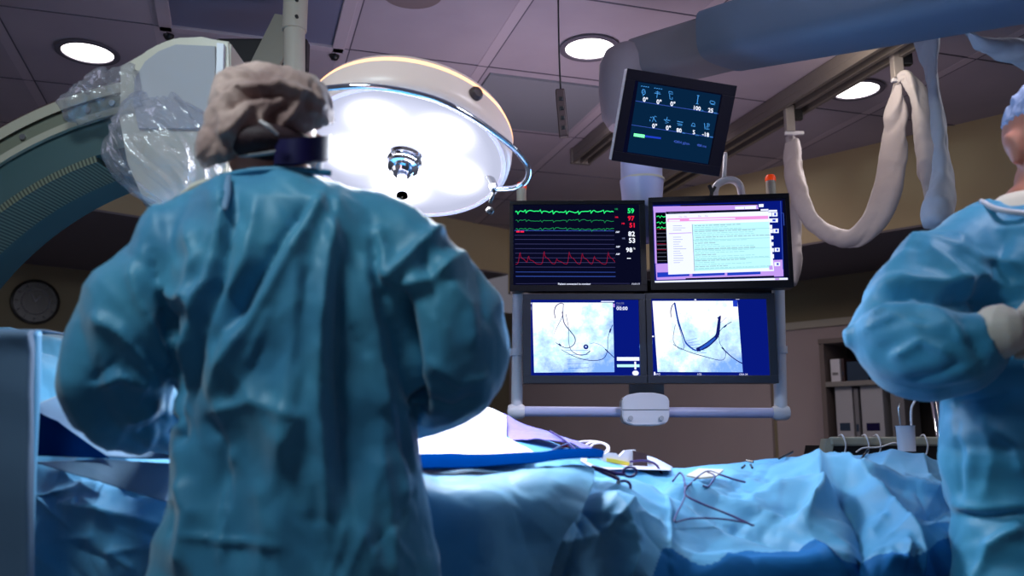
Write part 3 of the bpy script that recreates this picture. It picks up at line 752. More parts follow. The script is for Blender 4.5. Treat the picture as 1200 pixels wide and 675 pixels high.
def paint_lr(cv):
    cv.rect(60, 72, 560, 412, E['blue'], 1); A = angio('angiogram_right', 7.3); cv.poly([(64,86),(432,84),(442,398),(78,398)], A, 2)
    v = E['vessel']; b = E['vesselb']
    cv.line([(143,158),(142,130),(150,105),(162,92)], [3,4,3], v, 3, 6)
    cv.line([(160,95),(170,160),(180,200),(192,240),(205,275),(235,300),(265,305)], [8,7,6,5,8], b, 3, 8)
    cv.line([(160,95),(172,170),(188,225),(205,270),(240,302)], 2.5, v, 4, 8)
    cv.line([(248,302),(285,285),(315,262),(338,238),(345,205),(350,170),(354,155)], [16,22,20,16,15,12,9], v, 4, 8)
    cv.line([(262,298),(300,274),(330,248)], [8,12,6], b, 5, 6)
    cv.line([(346,165),(357,150)], [14,4], v, 5)
    cv.line([(160,190),(150,240),(152,270),(175,297),(195,290),(185,240),(168,170)], 2, v, 3, 8)
    cv.line([(345,238),(350,275),(370,305),(368,335),(345,346),(280,330),(215,310),(160,285),(148,276)], [2,2,3,2], v, 3, 8)
    cv.line([(355,290),(390,325),(420,348),(442,360)], [5,4,5], v, 4, 6)
    cv.line([(345,225),(370,198),(403,177)], [2,3,3], v, 4, 5); cv.line([(368,202),(380,192)], 6, v, 5)
    cv.line([(350,185),(370,168),(382,158)], 1.5, b, 4)
    for k_ in range(6): cv.line([(205+k_*6, 262+k_*10), (250+k_*8, 250+k_*13)], 1.4, b, 3)
    cv.rect(62, 398, 68, 412, E['pale'], 3); cv.text('RAO', 66, 411, 11, E['pale']); cv.text('1/22', 246, 411, 11, E['pale']); cv.text('CRA 24', 426, 411, 11, E['pale'])
    cv.rect(425, 72, 441, 78, E['pale'], 3); cv.rect(246, 76, 254, 82, E['pale'], 3); cv.rect(58, 240, 66, 246, E['pale'], 3); cv.rect(412, 82, 432, 110, E['midblue'], 3)
monitor('charcoal monitor showing an X-ray image with thick dark vessel, lower right of the bank', P(833, 396, 3.0), .44, .304, .055, (0, 0, 0), M['bezelgrey'], (.022, .02, .028, .026),
        [(30,52),(592,50),(592,445),(30,447)], paint_lr, E['blue'])
# --- tilted monitor
def paint_t(cv):
    cv.poly([(213,132),(657,210),(603,545),(163,480)], E['tealbg'], 1)
    s_ = .172
    cv.line([(200,226),(648,300)], 2.5, E['lineb'], 2); cv.line([(182,345),(626,415)], 2.5, E['lineb'], 2)
    for t_, x, y in (('0\u00b0', 240, 230), ('0\u00b0', 315, 243), ('0\u00b0', 390, 255), ('0\u00b0', 295, 362), ('0\u00b0', 370, 373)):
        cv.text(t_, x, y, 32, E['white'], 4, s_, True)
    for t_, u_, x, y in (('100', 'cm', 512, 276), ('25', 'cm', 593, 290), ('80', 'cm', 428, 384), ('5', 'cm', 515, 396), ('-18', 'cm', 566, 406)):
        cv.text(t_, x, y, 28, E['white'], 4, s_, True); cv.text(u_, x+(42 if len(t_) > 2 else 32 if len(t_) == 2 else 18), y+8, 12, E['cyan'], 4, s_)
    c_ = E['cyan']
    for x, y in ((228,152),(300,164)): 
        for k_ in range(4): cv.rect(x+k_*12, y+k_*2, x+8+k_*12, y+3+k_*2, c_, 3)
    cv.line([(240,168),(234,182),(242,196),(252,190),(248,172),(238,176)], 3, c_, 3, 4); cv.line([(232,186),(252,182)], 2.5, c_, 3); cv.line([(244,192),(240,204)], 3, c_, 3)
    cv.line([(302,190),(336,196)], 3, c_, 3); cv.line([(320,180),(316,214)], 3, c_, 3); cv.line([(310,184),(332,188)], 2.5, c_, 3)
    cv.line([(380,184),(400,188),(402,198),(382,195),(380,184)], 2.5, c_, 3); cv.line([(384,198),(388,222),(400,224),(400,214)], 3, c_, 3)
    cv.line([(538,208),(534,248)], 4, c_, 3); cv.line([(532,208),(544,210)], 3, c_, 3); cv.line([(528,248),(541,250)], 3, c_, 3)
    cv.line([(603,236),(622,240),(628,248),(616,252),(602,246),(603,236)], 2.5, c_, 3, 3); cv.line([(606,252),(628,256)], 2, c_, 3)
    cv.line([(284,308),(292,312)], 3, c_, 3); cv.line([(295,332),(308,304),(318,308)], 3, c_, 3); cv.line([(296,306),(316,332)], 3, c_, 3); cv.line([(282,320),(284,330)], 3, c_, 3)
    cv.line([(358,322),(392,328)], 3, c_, 3); cv.line([(376,310),(374,322)], 3, c_, 3); cv.line([(364,328),(384,338),(366,340)], 2.5, c_, 3)
    cv.line([(430,332),(462,338)], 3, c_, 3); cv.line([(430,342),(458,348),(456,354),(434,350)], 2.5, c_, 3)
    cv.line([(506,356),(528,360)], 3, c_, 3); cv.line([(508,354),(514,342),(524,346),(526,356)], 2.5, c_, 3)
    cv.line([(576,344),(580,374)], 3, c_, 3); cv.line([(588,348),(604,350),(602,360),(588,358),(586,374),(604,374)], 2.5, c_, 3); cv.line([(596,344),(594,376)], 2, c_, 3)
    cv.poly([(197,387),(257,396),(255,411),(195,402)], E['bright'], 3)
    cv.poly([(259,398),(346,410),(345,419),(258,408)], E['midblue'], 3)
    cv.text('42854 pJ/cm', 416, 436, 17, E['lineb'], 4, s_, True); cv.text('488 ms', 541, 456, 17, E['lineb'], 4, s_, True)
tc_ = P(789.5, 144.5, 2.62); vd = (CAM-tc_).normalized()
zax = vd; xax, yax = basis(-zax)     # back direction = +Y local
Rm = Matrix((xax, -vd, yax)).transposed()
# local axes: X right, Y back, Z up
Xw = Vector((0,0,1)).cross(vd); Xw.normalize(); Xw = Xw if Xw.x > 0 else -Xw
Zw = vd.cross(Xw); Zw = Zw if Zw.z > 0 else -Zw
Rm = Matrix((Xw, -vd, Zw)).transposed() @ Matrix.Rotation(math.radians(12.5), 3, 'Y') @ Matrix.Rotation(math.radians(14), 3, 'Z')
dep = tc_.y*cp+(tc_.z-CAM.z)*sp
monitor('tilted black monitor with icons and numbers, hung above the bank of four', tc_, 131*dep/F, 106.5*dep/F, .045, Rm.to_euler(), M['bezelnavy'], (.03, .032, .04, .03),
        [(150,63),(738,168),(662,607),(75,522)], paint_t, E['navy'], side=M['white'])
# --- monitor bank frame
fr = thing('hanging_rack', 'white tubular hanging frame with bottom bar and handle box, holding the four monitors', 'rack', P(765, 480, 3.06))
Yf = 3.075
b1 = bmesh.new(); tube(b1, [P(607.5,300,Yf), P(605.5,488,Yf)], .0195, 24, 1); obj('side_post', b1, M['white'], fr, smooth=40)
b1 = bmesh.new(); tube(b1, [P(911,300,Yf), P(915,488,Yf)], .022, 24, 1); obj('side_post', b1, M['white'], fr, smooth=40)
b1 = bmesh.new(); tube(b1, [P(603,482,Yf), P(917,484,Yf)], .0175, 24, 1); obj('bottom_bar', b1, M['lavbar'], fr, smooth=40)
for x, y in ((605,482),(915,483.5)):
    b1 = bmesh.new(); c = P(x, y, Yf); lathe(b1, c-Vector((.032,0,0)), (1,0,0), [(.001,0),(.02,.004),(.026,.015),(.026,.05),(.02,.06),(.001,.064)], 24); obj('end_joint', b1, M['white'], fr, smooth=40)
for x, y in ((605.5,413),(914,410)):
    b1 = bmesh.new(); c = P(x, y, Yf); cyl(b1, c-Vector((0,0,.012)), c+Vector((0,0,.012)), .0255, n=24); obj('collar', b1, M['white'], fr, smooth=40)
def hpoly(pts, Y): return pxpoly(pts, Y)
b1 = bmesh.new(); prism(b1, hpoly([(729,468),(734,463),(748,460),(766,460),(780,463),(784.5,468),(784.5,490),(781,496),(770,499),(743,499),(733,496),(729,490)], Yf-.055), Vector((0,.085,0)))
bmesh.ops.bevel(b1, geom=list(b1.edges), offset=.004, segments=2, affect='EDGES'); hb = obj('handle_box', b1, M['white'], fr, smooth=35)
for x in (739, 775):
    b1 = bmesh.new(); c = P(x, 490, Yf-.056); cyl(b1, c, c-Vector((0,.006,0)), .008, n=16); obj('button', b1, M['palebox'], hb)
b1 = bmesh.new(); a = P(729, 480, Yf-.056); b = P(784.5, 480, Yf-.056); tube(b1, [a, b], .0012, 6, 1); obj('seam', b1, M['greybox'], fr)
b1 = bmesh.new(); box(b1, P(757, 440, Yf+.06), (.12, .03, .14), None, .004); obj('bracket', b1, M['greybox'], fr)
b1 = bmesh.new(); box(b1, P(762, 343, Yf+.035), (.86, .025, .09), None, .006); obj('cross_plate', b1, M['bezelgrey'], fr)
# central column to the ceiling arm
b1 = bmesh.new(); lathe(b1, P(753, 250, 3.1), (0,0,1), [(.06,-.1),(.066,.0),(.072,.05),(.078,.12),(.074,.125),(.074,.33)], 40); obj('column', b1, M['lavbar'], fr, smooth=40)
b1 = bmesh.new(); lathe(b1, P(753, 212, 3.1), (0,0,1), [(.079,-.004),(.08,.0),(.079,.004)], 40); obj('column_ring', b1, M['offwhite'], fr, smooth=40)
for px_, py_, lab in ((611, 222, 'left'), (903, 213, 'right')):
    t = thing('post_cap', 'white post with orange cap above the %s monitor of the top row' % lab, 'capped post', P(px_, py_, 3.1))
    c = P(px_, py_, 3.1)
    b1 = bmesh.new(); cyl(b1, c-Vector((0,0,.06)), c+Vector((0,0,.006)), .017, n=24); obj('post', b1, M['offwhite'], t, smooth=40)
    b1 = bmesh.new(); lathe(b1, c+Vector((0,0,.006)), (0,0,1), [(.0185,-.004),(.0185,.01),(.014,.018),(.001,.02)], 24); obj('cap', b1, M['orange'], t, smooth=40)
b1 = bmesh.new(); tube(b1, [P(840,330,3.09), P(838,250,3.2), P(838,222,3.2), P(846,213,3.2), P(858,211,3.2), P(867,218,3.2), P(870,236,3.2)], .014, 14); tube(b1, [P(848,214,3.2), P(849,200,3.2), P(850,180,3.25)], .008, 12)
tag(obj('hose', b1, M['white'], smooth=True), 'curved white hose arching above the upper right monitor', 'hose')
b1 = bmesh.new(); tube(b1, [P(830,240,3.15), P(834,226,3.15), P(831,217,3.15)], .007, 10); tube(b1, [P(834,226,3.15), P(838,219,3.15)], .006, 10)
tag(obj('cable_hook', b1, M['black'], smooth=True), 'small black cable hook beside the white curved hose', 'hook')
# big ceiling boom
bo = thing('ceiling_boom', 'big pale blue-grey ceiling boom crossing the upper right above the tilted monitor', 'ceiling boom', P(738, 85, 3.1))
b1 = bmesh.new(); lathe(b1, P(738, 92, 3.12), (0,0,1), [(.001,-.20),(.08,-.19),(.105,-.15),(.115,-.05),(.112,.05),(.09,.10),(.05,.125),(.001,.13)], 48)
obj('joint', b1, mat('boom_joint', srgb(120,112,124), .6), bo, smooth=40)
def boomseg(p0, p1, h0, h1, d0, d1, m, nm, n=18):
    b1 = bmesh.new(); rings = []
    for i in range(n+1):
        t_ = i/n; c = Vector(p0).lerp(Vector(p1), t_); h = h0+(h1-h0)*t_; d = d0+(d1-d0)*t_
        q = (Vector(p1)-Vector(p0)); q.z = 0; q.normalize(); s_ = Vector((q.y, -q.x, 0))
        if s_.y > 0: s_ = -s_
        ring = []
        for k in range(24):
            a = 2*PI*k/24; cx, cy = math.cos(a), math.sin(a); e = .5
            ring.append(c+s_*d*(abs(cx)**e)*(1 if cx > 0 else -1)+Vector((0,0,1))*h*(abs(cy)**e)*(1 if cy > 0 else -1))
        rings.append(ring)
    loft(b1, rings); return obj(nm, b1, m, bo, smooth=50)
boomseg(P(758, 74, 3.12), P(858, 47, 2.78), .085, .085, .10, .10, mat('boom_pale', srgb(112,108,118), .65), 'arm')
boomseg(P(846, 48, 2.8), P(1290, -62, 1.85), .093, .125, .12, .14, M['bluegrey'], 'arm_cover')
b1 = bmesh.new(); c = P(1290,-62,1.85); cyl(b1, c, Vector((c.x, c.y, CEIL)), .11, n=32); obj('ceiling_post', b1, M['white'], bo, smooth=40)
#SECTION SLEEVES
def sleeve(name, lab, pts, rad, m, flat=.45, seed=1, n=34):
    b1 = bmesh.new(); tube(b1, [P(*p) for p in pts], rad, n, 22, flat=flat)
    bmesh.ops.recalc_face_normals(b1, faces=b1.faces)
    me = bpy.data.meshes.new(name); b1.to_mesh(me); b1.free()
    co, no = mesh_arrays(me)
    s = facet(co[:,0]+co[:,1]*.5, co[:,2]*.8, .11, seed)*.018+facet(co[:,0]*2.2+co[:,1], co[:,2]*.5, .07, seed+1)*.012+facet(co[:,0], co[:,2]+co[:,1], .04, seed+2)*.004
    set_co(me, co+no*s[:, None]); me.materials.append(m)
    return tag(link(name, me), lab, 'cable sleeve')
YS = 2.75
sleeve('cable_sleeve', 'white fabric cable sleeve hanging in a deep U between two rail hangers',
       [(928,166,4.05),(930,195,4.05),(938,228,4.02),(950,256,3.98),(973,274,3.9),(998,281,3.82),(1020,264,3.75),(1036,232,3.68),(1046,185,3.6),(1049,138,3.52),(1051,96,3.46)],
       [.034,.052,.052,.044,.040,.044,.054,.060,.062,.050,.022], M['fabricwhite'], .5, 3, 40)
sleeve('cable_sleeve', 'white fabric cable sleeve hanging straight down behind the upper right monitor',
       [(925,160,4.12),(932,205,4.12),(933,260,4.12),(931,300,4.12),(928,332,4.12)], [.03,.05,.052,.046,.03], M['fabricwhite'], .45, 8, 40)
sleeve('cable_sleeve', 'narrow bluish cable sleeve curving down from the hanger beside the wide one',
       [(1054,94,3.42),(1064,93,3.40),(1076,118,3.38),(1084,165,3.36),(1088,212,3.35),(1089,255,3.35)], [.022,.045,.054,.054,.05,.034], M['fabricblue'], .6, 14, 40)
sleeve('cable_sleeve', 'wide bluish cable sleeve hanging straight down from the boom',
       [(1086,30,2.6),(1092,90,2.6),(1100,150,2.6),(1103,210,2.6),(1098,258,2.6)], [.044,.046,.046,.044,.034], M['fabricblue'], .6, 20, 40)
sleeve('cable_sleeve', 'crumpled bluish cover hanging below the boom at the upper right',
       [(1128,32,2.2),(1150,50,2.2),(1180,58,2.2),(1215,68,2.2),(1260,60,2.2)], [.02,.038,.046,.046,.03], M['fabricblue'], .6, 26)
for x, y, Yh, lab in ((925, 142, 4.05, 'left, at the top of the U-shaped sleeve'), (1051, 78, 3.48, 'right, where the U-shaped sleeve ends')):
    t = thing('sleeve_hanger', 'pale rail trolley clip on the ' + lab, 'rail hanger', P(x, y, Yh))
    c = P(x, y, Yh); top = c.copy(); top.z = CEIL-.09
    b1 = bmesh.new(); box(b1, c+Vector((0,0,.01)), (.042, .04, .13), None, .004); obj('bracket', b1, M['clipwhite'], t)
    b1 = bmesh.new(); box(b1, c+Vector((.04,.0,.03)), (.045, .03, .05), None, .004); obj('roller', b1, M['black'], t)
    b1 = bmesh.new(); cyl(b1, c+Vector((.01,.02,.03)), Vector((top.x+.01, top.y+.02, CEIL-.06)), .008, n=10); obj('hanger_rod', b1, M['steel'], t)
    b1 = bmesh.new(); box(b1, c+Vector((.02,0,-.06)), (.09, .02, .016), None, .003); obj('clip', b1, M['white'], t)
#SECTION BACKGROUND
# clock on the left wall
wl0 = K+nl*1.9
def on_leftwall(px, py):
    d = P(px, py, 1.0)-CAM; t_ = (wl0-CAM).dot(nl)/d.dot(nl); return CAM+d*t_
c = on_leftwall(41, 354)
ck = thing('wall_clock', 'round black wall clock with dark face on the wall at far left', 'clock', c)
b1 = bmesh.new(); lathe(b1, c, -nl, [(.16,0),(.166,.012),(.162,.026),(.150,.03),(.145,.022)], 48); obj('rim', b1, M['clockring'], ck, smooth=40)
b1 = bmesh.new(); lathe(b1, c, -nl, [(.146,.018),(.001,.018)], 48); obj('face', b1, M['clock'], ck)
xw = Vector((0,0,1)).cross(-nl).normalized()
b1 = bmesh.new()
for k in range(12):
    a = 2*PI*k/12; d = xw*math.cos(a)+Vector((0,0,1))*math.sin(a)
    cyl(b1, c-nl*.021+d*.115, c-nl*.021+d*.135, .004, n=6)
lathe(b1, c-nl*.001, -nl, [(.088,.02),(.092,.021),(.096,.02)], 40)
obj('dial_marks', b1, M['greybox'], ck)
for (dx_, dz_), L, w_ in (((-.5, .8), .07, .005), ((.45, .8), .055, .005)):
    d = xw*dx_+Vector((0,0,1))*dz_; d.normalize()
    b1 = bmesh.new(); cyl(b1, c-nl*.024, c-nl*.024+d*L, w_, w_*.5, n=8); obj('hand', b1, M['palebox'], ck)
# shelf unit on the right wall (opening with boxes)
sx = PZ(1040, 470, 1.35)
def on_right(px, py, off=1.0):
    d = P(px, py, 1.0)-CAM; t_ = ((K+nr*off)-CAM).dot(nr)/d.dot(nr); return CAM+d*t_
s0 = on_right(966, 470, .62); s1 = s0+dr*1.35
rzr = Matrix.Rotation(math.atan2(dr.y, dr.x), 3, 'Z')
zt = on_right(966, 400, .62).z; zshelf = on_right(1000, 449, .62).z; zb = .1
sh = thing('shelf_unit', 'dark open shelf unit of boxes against the right wall, behind the standing person', 'shelf unit', (s0.x, s0.y, 0))
mid = (s0+s1)/2+nr*.18
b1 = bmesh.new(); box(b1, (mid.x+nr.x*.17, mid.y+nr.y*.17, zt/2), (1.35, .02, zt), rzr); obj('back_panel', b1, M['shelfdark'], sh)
for q in (s0, s1):
    b1 = bmesh.new(); q2 = q+nr*.18; box(b1, (q2.x, q2.y, zt/2), (.03, .36, zt), rzr); obj('side_panel', b1, M['wood'], sh)
b1 = bmesh.new(); box(b1, (mid.x, mid.y, zt), (1.38, .38, .03), rzr); obj('top', b1, M['wood'], sh)
for z_ in (zshelf, zshelf-.42, zb):
    b1 = bmesh.new(); box(b1, (mid.x, mid.y, z_), (1.32, .36, .03), rzr); obj('shelf', b1, M['shelf'], sh)
def shelf_box(px0, px1, py0, py1, m, lab, name='file_box', tagm=None, tilt=0, off=.66):
    a = on_right(px0, py1, off); b = on_right(px1, py1, off); top = on_right(px0, py0, off).z
    w_ = (b-a).length; zb_ = zshelf+.016 if py0 < 445 else zshelf-.42+.016
    top = max(top, zb_+.1); c = (a+b)/2+nr*.12
    t = thing(name, lab, 'box' if name == 'file_box' else 'folder', (c.x, c.y, zb_), None)
    b1 = bmesh.new(); box(b1, (c.x, c.y, (zb_+top)/2), (w_, .24, top-zb_), rzr, .004); obj('shell', b1, m, t)
    b1 = bmesh.new(); q = c-nr*.121; box(b1, (q.x, q.y, zb_+(top-zb_)*.35), (w_*.6, .004, (top-zb_)*.12), rzr); obj('label_plate', b1, tagm or M['bluebox'], t)
    return t
shelf_box(974, 985, 421, 446, M['white'], 'thin white folder standing leftmost on the upper shelf', 'folder', M['greybox'])
shelf_box(987, 990, 420, 446, M['darkbrown'], 'thin brown folder between the white folder and blue box on the upper shelf', 'folder')
shelf_box(993, 1018, 424, 446, M['bluebox'], 'dark blue box on the upper shelf beside the folders')
shelf_box(1022, 1046, 422, 446, M['shelf'], 'grey box on the upper shelf right of the dark blue box')
shelf_box(981, 1001, 452, 505, M['palebox'], 'left pale box with dark label on the lower shelf', tagm=M['bluebox'])
shelf_box(1003, 1008, 455, 505, M['greybox'], 'narrow grey box between the two pale boxes on the lower shelf')
shelf_box(1011, 1037, 452, 505, M['palebox'], 'right pale box with purple label on the lower shelf', tagm=M['strap'])
shelf_box(1046, 1062, 460, 505, M['greybox'], 'grey box at the right of the lower shelf behind white cup')
# equipment cart with metal rail and cables, behind the draped table
Ye = 3.0
ct = thing('equipment_cart', 'grey metal equipment cart top with cables behind the draped table', 'cart', (P(1035,540,Ye).x, Ye+.2, 0))
z0_ = P(1000, 513, Ye).z
b1 = bmesh.new(); a = P(972, 517, Ye); b = P(1118, 517, Ye)
box(b1, ((a.x+b.x)/2, Ye, z0_-.012), (b.x-a.x, .03, .03), None, .008); obj('front_rail', b1, M['beigeplastic'], ct)
b1 = bmesh.new(); box(b1, ((a.x+b.x)/2, Ye+.2, z0_-.11), (b.x-a.x, .42, .03), None, .008); obj('tray', b1, M['greybox'], ct)
b1 = bmesh.new(); c1 = P(966, 532, Ye); prism(b1, [P(969,514,Ye-.01), P(978,514,Ye-.01), P(973,545,Ye-.01), P(964,545,Ye-.01)], Vector((0,.06,0))); obj('end_panel', b1, M['beigeplastic'], ct)
b1 = bmesh.new(); prism(b1, [P(978,522,Ye+.02), P(1118,522,Ye+.02), P(1118,540,Ye+.02), P(975,540,Ye+.02)], Vector((0,.3,0))); obj('equipment_body', b1, M['black'], ct)
for x_ in (a.x+.03, b.x-.03):
    for y_ in (Ye+.03, Ye+.37):
        b1 = bmesh.new(); cyl(b1, (x_, y_, 0), (x_, y_, z0_-.12), .018, n=14); obj('leg', b1, M['steel'], ct, smooth=40)
for k, x_ in enumerate((987, 1014, 1028, 1083)):
    b1 = bmesh.new(); tube(b1, [P(x_-4, 511, Ye+.03), P(x_, 510, Ye-.02), P(x_+4, 520, Ye-.03), P(x_+3, 530, Ye-.02), P(x_-2, 540, Ye-.02)], .003, 8)
    obj('cable', b1, M['cablew'], ct, smooth=True)
b1 = bmesh.new(); tube(b1, [P(1003,530,Ye-.03), P(1012,525,Ye-.03), P(1030,524,Ye-.03), P(1048,519,Ye-.03), P(1054,522,Ye-.03)], .003, 8); obj('cable', b1, M['cablew'], ct, smooth=True)
cu = thing('cup', 'white plastic cup with two thin rods standing on the drape by the cart', 'cup', P(1062.5, 524, 2.62))
c = P(1062.5, 524, 2.62)
b1 = bmesh.new(); lathe(b1, c-Vector((0,0,.012)), (0,0,1), [(.001,0),(.024,0),(.026,.07),(.0285,.073),(.025,.073),(.022,.006),(.001,.006)], 32); obj('body', b1, M['white'], cu, smooth=40)
b1 = bmesh.new(); tube(b1, [c+Vector((.018,0,.0)), c+Vector((.02,0,.1)), P(1072,470,2.64)], .0035, 8, 4); obj('rod', b1, M['white'], cu, smooth=True)
b1 = bmesh.new(); tube(b1, [c+Vector((-.01,0,.0)), c+Vector((-.015,0,.1)), P(1054,472,2.64)], .0025, 8, 4); obj('rod', b1, M['steel'], cu, smooth=True)
st = thing('chrome_stand', 'thin chrome stand poles beside the standing person, behind the drape', 'stand', (P(1096,520,3.4).x, 3.4, 0))
for k, (xa, xb) in enumerate(((1088, 1101), (1093, 1106))):
    a = P(xa, 440, 3.4); b = P(xb, 520, 3.4); dd = (b-a)/(a.z-b.z); f_ = b+dd*b.z
    b1 = bmesh.new(); cyl(b1, a, f_, .009, n=12); obj('pole', b1, M['chrome'], st, smooth=True)
b1 = bmesh.new(); box(b1, (f_.x-.02, 3.4, .015), (.4, .3, .03), None, .01); obj('base', b1, M['steel'], st)
#SECTION TABLE
tb = thing('operating_table', 'operating table hidden under the blue surgical drapes', 'table', (-.2, 2.15, 0))
b1 = bmesh.new(); box(b1, (-.2, 2.16, .80), (2.1, .42, .05), None, .02); obj('table_top', b1, M['darkrail'], tb)
b1 = bmesh.new(); box(b1, (-.1, 2.16, .42), (.4, .34, .74), None, .03); obj('column', b1, M['white'], tb)
b1 = bmesh.new(); box(b1, (-.1, 2.16, .03), (1.0, .5, .06), None, .02); obj('base', b1, M['white'], tb)
# --- drape control net: columns (px), rows far -> near
cols = [-70, -45, 0, 35, 70, 110, 150, 200, 300, 400, 480, 520, 560, 600, 640, 680, 720, 760, 820, 880, 940, 1000, 1060, 1095, 1118, 1132]
crest = [380, 380, 383, 388, 394, 405, 425, 455, 480, 492, 497, 492, 486, 500, 516, 532, 543, 551, 547, 543, 538, 540, 534, 543, 549, 575]
mid   = [400, 402, 420, 440, 455, 478, 498, 515, 528, 535, 530, 524, 520, 526, 536, 546, 556, 562, 562, 562, 560, 558, 552, 562, 572, 600]
near  = [545, 545, 548, 552, 556, 560, 562, 566, 568, 568, 568, 569, 569, 569, 568, 572, 592, 612, 632, 644, 640, 632, 622, 626, 640, 660]
shl   = [560, 560, 566, 572, 580, 585, 588, 590, 592, 592, 590, 590, 591, 592, 596, 604, 622, 640, 655, 664, 664, 660, 655, 660, 675, 690]
NU, NV = 620, 260
def rowpts(Y, pys): return [P(x, y, Y) for x, y in zip(cols, pys)]
rows = [rowpts(2.62, [c+160 for c in crest]), rowpts(2.53, [c+25 for c in crest]), rowpts(2.46, crest), rowpts(2.2, mid), rowpts(1.93, near), rowpts(1.86, shl)]
last = rows[-1]
rows.append([Vector((p.x, 1.84, p.z-.14)) for p in last]); rows.append([Vector((p.x, 1.85, .66)) for p in last]); rows.append([Vector((p.x, 1.83, .40)) for p in last])
ctrl = np.array([[list(p) for p in r] for r in rows])              # rows x cols x 3
G = catmull(ctrl, NV); G = np.swapaxes(catmull(np.swapaxes(G, 0, 1), NU), 0, 1)   # NV x NU x 3
G = np.swapaxes(G, 0, 1)                                           # NU x NV
flat_ = G.reshape(-1, 3); qx, qy = to_px(flat_)
nn = gnormals(G).reshape(-1, 3)
nn *= np.sign(nn[:, 2:3]*1.0 - nn[:, 1:2]*.6 + 1e-6)
X, Y_, Z = flat_[:, 0], flat_[:, 1], flat_[:, 2]
vv = np.tile(np.linspace(0, 1, NV), NU)
hang = np.clip((vv-.62)/.15, 0, 1)
d = facet(X, Y_*1.5+Z, .20, 21)*.026+facet(X+.3*Z, Y_*1.4+Z, .09, 23)*.009+facet(X, Y_+Z, .04, 24)*.0015
d += hang*(.018*np.sin(X*23+2*np.sin(X*5)+Z*4)+.010*np.sin(X*47+Z*9))
calm = np.exp(-((qx-560)/110)**4)*(1-hang); d *= (1-.8*calm)*(1-.75*np.exp(-((qx-725)/70)**4)*np.clip((572-qy)/10, 0, 1)*(1-hang))
cr_ = [
    # long diagonal folds right of the clamp
    ([(690,552),(760,575),(830,600),(905,632),(960,650)], -.014, 7), ([(700,545),(780,568),(850,590),(930,612)], .012, 8), ([(740,560),(820,578),(900,590)], -.008, 6),
    ([(660,575),(640,610),(620,650),(610,690)], .016, 14), ([(690,575),(675,620),(655,690)], -.012, 12), ([(690,580),(730,620),(745,650),(730,690)], .02, 22),
    ([(780,590),(785,630),(788,680)], .005, 3), ([(640,640),(700,628),(740,600)], .008, 8),
    ([(955,532),(960,560),(965,585),(945,620)], .02, 12), ([(965,535),(1000,560),(1045,600),(1075,640),(1080,680)], .024, 13), ([(975,575),(1000,600),(1010,640),(1012,680)], -.02, 9),
    ([(930,620),(960,600),(975,580)], .012, 9), ([(1010,575),(1060,565),(1110,590)], .014, 10), ([(1060,525),(1030,548),(1010,570)], .012, 9), ([(1040,590),(1070,610),(1110,600)], -.012, 8),
    ([(1062,640),(1055,660),(1035,655)], .02, 7), ([(840,560),(900,560),(950,570)], .008, 8), ([(870,590),(920,575),(960,566)], .01, 8), ([(850,615),(900,600),(950,597)], -.008, 7),
    ([(880,545),(930,540),(1000,545)], .006, 6), ([(1075,530),(1090,560),(1110,575)], .012, 8),
    # left part
    ([(35,490),(90,515),(150,560),(215,585)], .014, 12), ([(70,590),(120,600),(190,615)], .014, 10), ([(60,570),(110,545),(200,555)], .012, 10),
    ([(505,600),(560,606),(640,600)], .01, 12), ([(520,640),(560,650),(620,640)], .006, 10),
]
d += crease_field(qx, qy, cr_, 1.0)*2.1
rs = np.random.RandomState(12); extra = []
for k_ in range(46):
    x0 = rs.uniform(660, 1110); y0 = rs.uniform(548, 640); L_ = rs.uniform(30, 90); an_ = rs.uniform(.1, 1.1) if rs.rand() > .3 else rs.uniform(-.7, -.1)
    extra.append(([(x0, y0), (x0+L_*.5*math.cos(an_)+rs.uniform(-6, 6), y0+L_*.5*math.sin(an_)), (x0+L_*math.cos(an_), y0+L_*math.sin(an_))], rs.uniform(.004, .011)*rs.choice([-1, 1]), rs.uniform(3, 7)))
for k_ in range(16):
    x0 = rs.uniform(30, 200); y0 = rs.uniform(550, 660); L_ = rs.uniform(30, 90); an_ = rs.uniform(-.2, .9)
    extra.append(([(x0, y0), (x0+L_*math.cos(an_), y0+L_*math.sin(an_))], rs.uniform(.005, .012)*rs.choice([-1, 1]), rs.uniform(4, 8)))
d += crease_field(qx, qy, extra, 1.0)
d *= 1-.65*np.exp(-((vv-.25)/.10)**2)*np.clip((qx-640)/60, 0, 1)
G2 = (flat_+nn*d[:, None]).reshape(NU, NV, 3)
o = grid_mesh('table_drape', G2, [M['drape'], M['drapedeep']])
vg = vv.reshape(NU, NV); xg = qx.reshape(NU, NV); yg = qy.reshape(NU, NV)
lim = 648+8*np.sin(xg/31)+6*np.sin(xg/13+1)+60*np.clip((775-xg)/30, 0, 2)  # hem faces below this wavy line get the deeper blue
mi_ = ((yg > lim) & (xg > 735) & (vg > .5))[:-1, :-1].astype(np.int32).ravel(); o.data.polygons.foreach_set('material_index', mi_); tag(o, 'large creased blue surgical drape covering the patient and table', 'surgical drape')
# surface sampler
def on_drape(px, py, lift=.004):
    m_ = (vv > .2) & (vv < .8)
    dd = (qx[m_]-px)**2+(qy[m_]-py)**2; yy = (flat_[m_]+nn[m_]*d[m_][:, None])[:, 1]; near_ = dd < max(16, dd.min()*1.2)
    return P(px, py, float(yy[near_].min()))+Vector((0, -lift*.8, lift*.8))
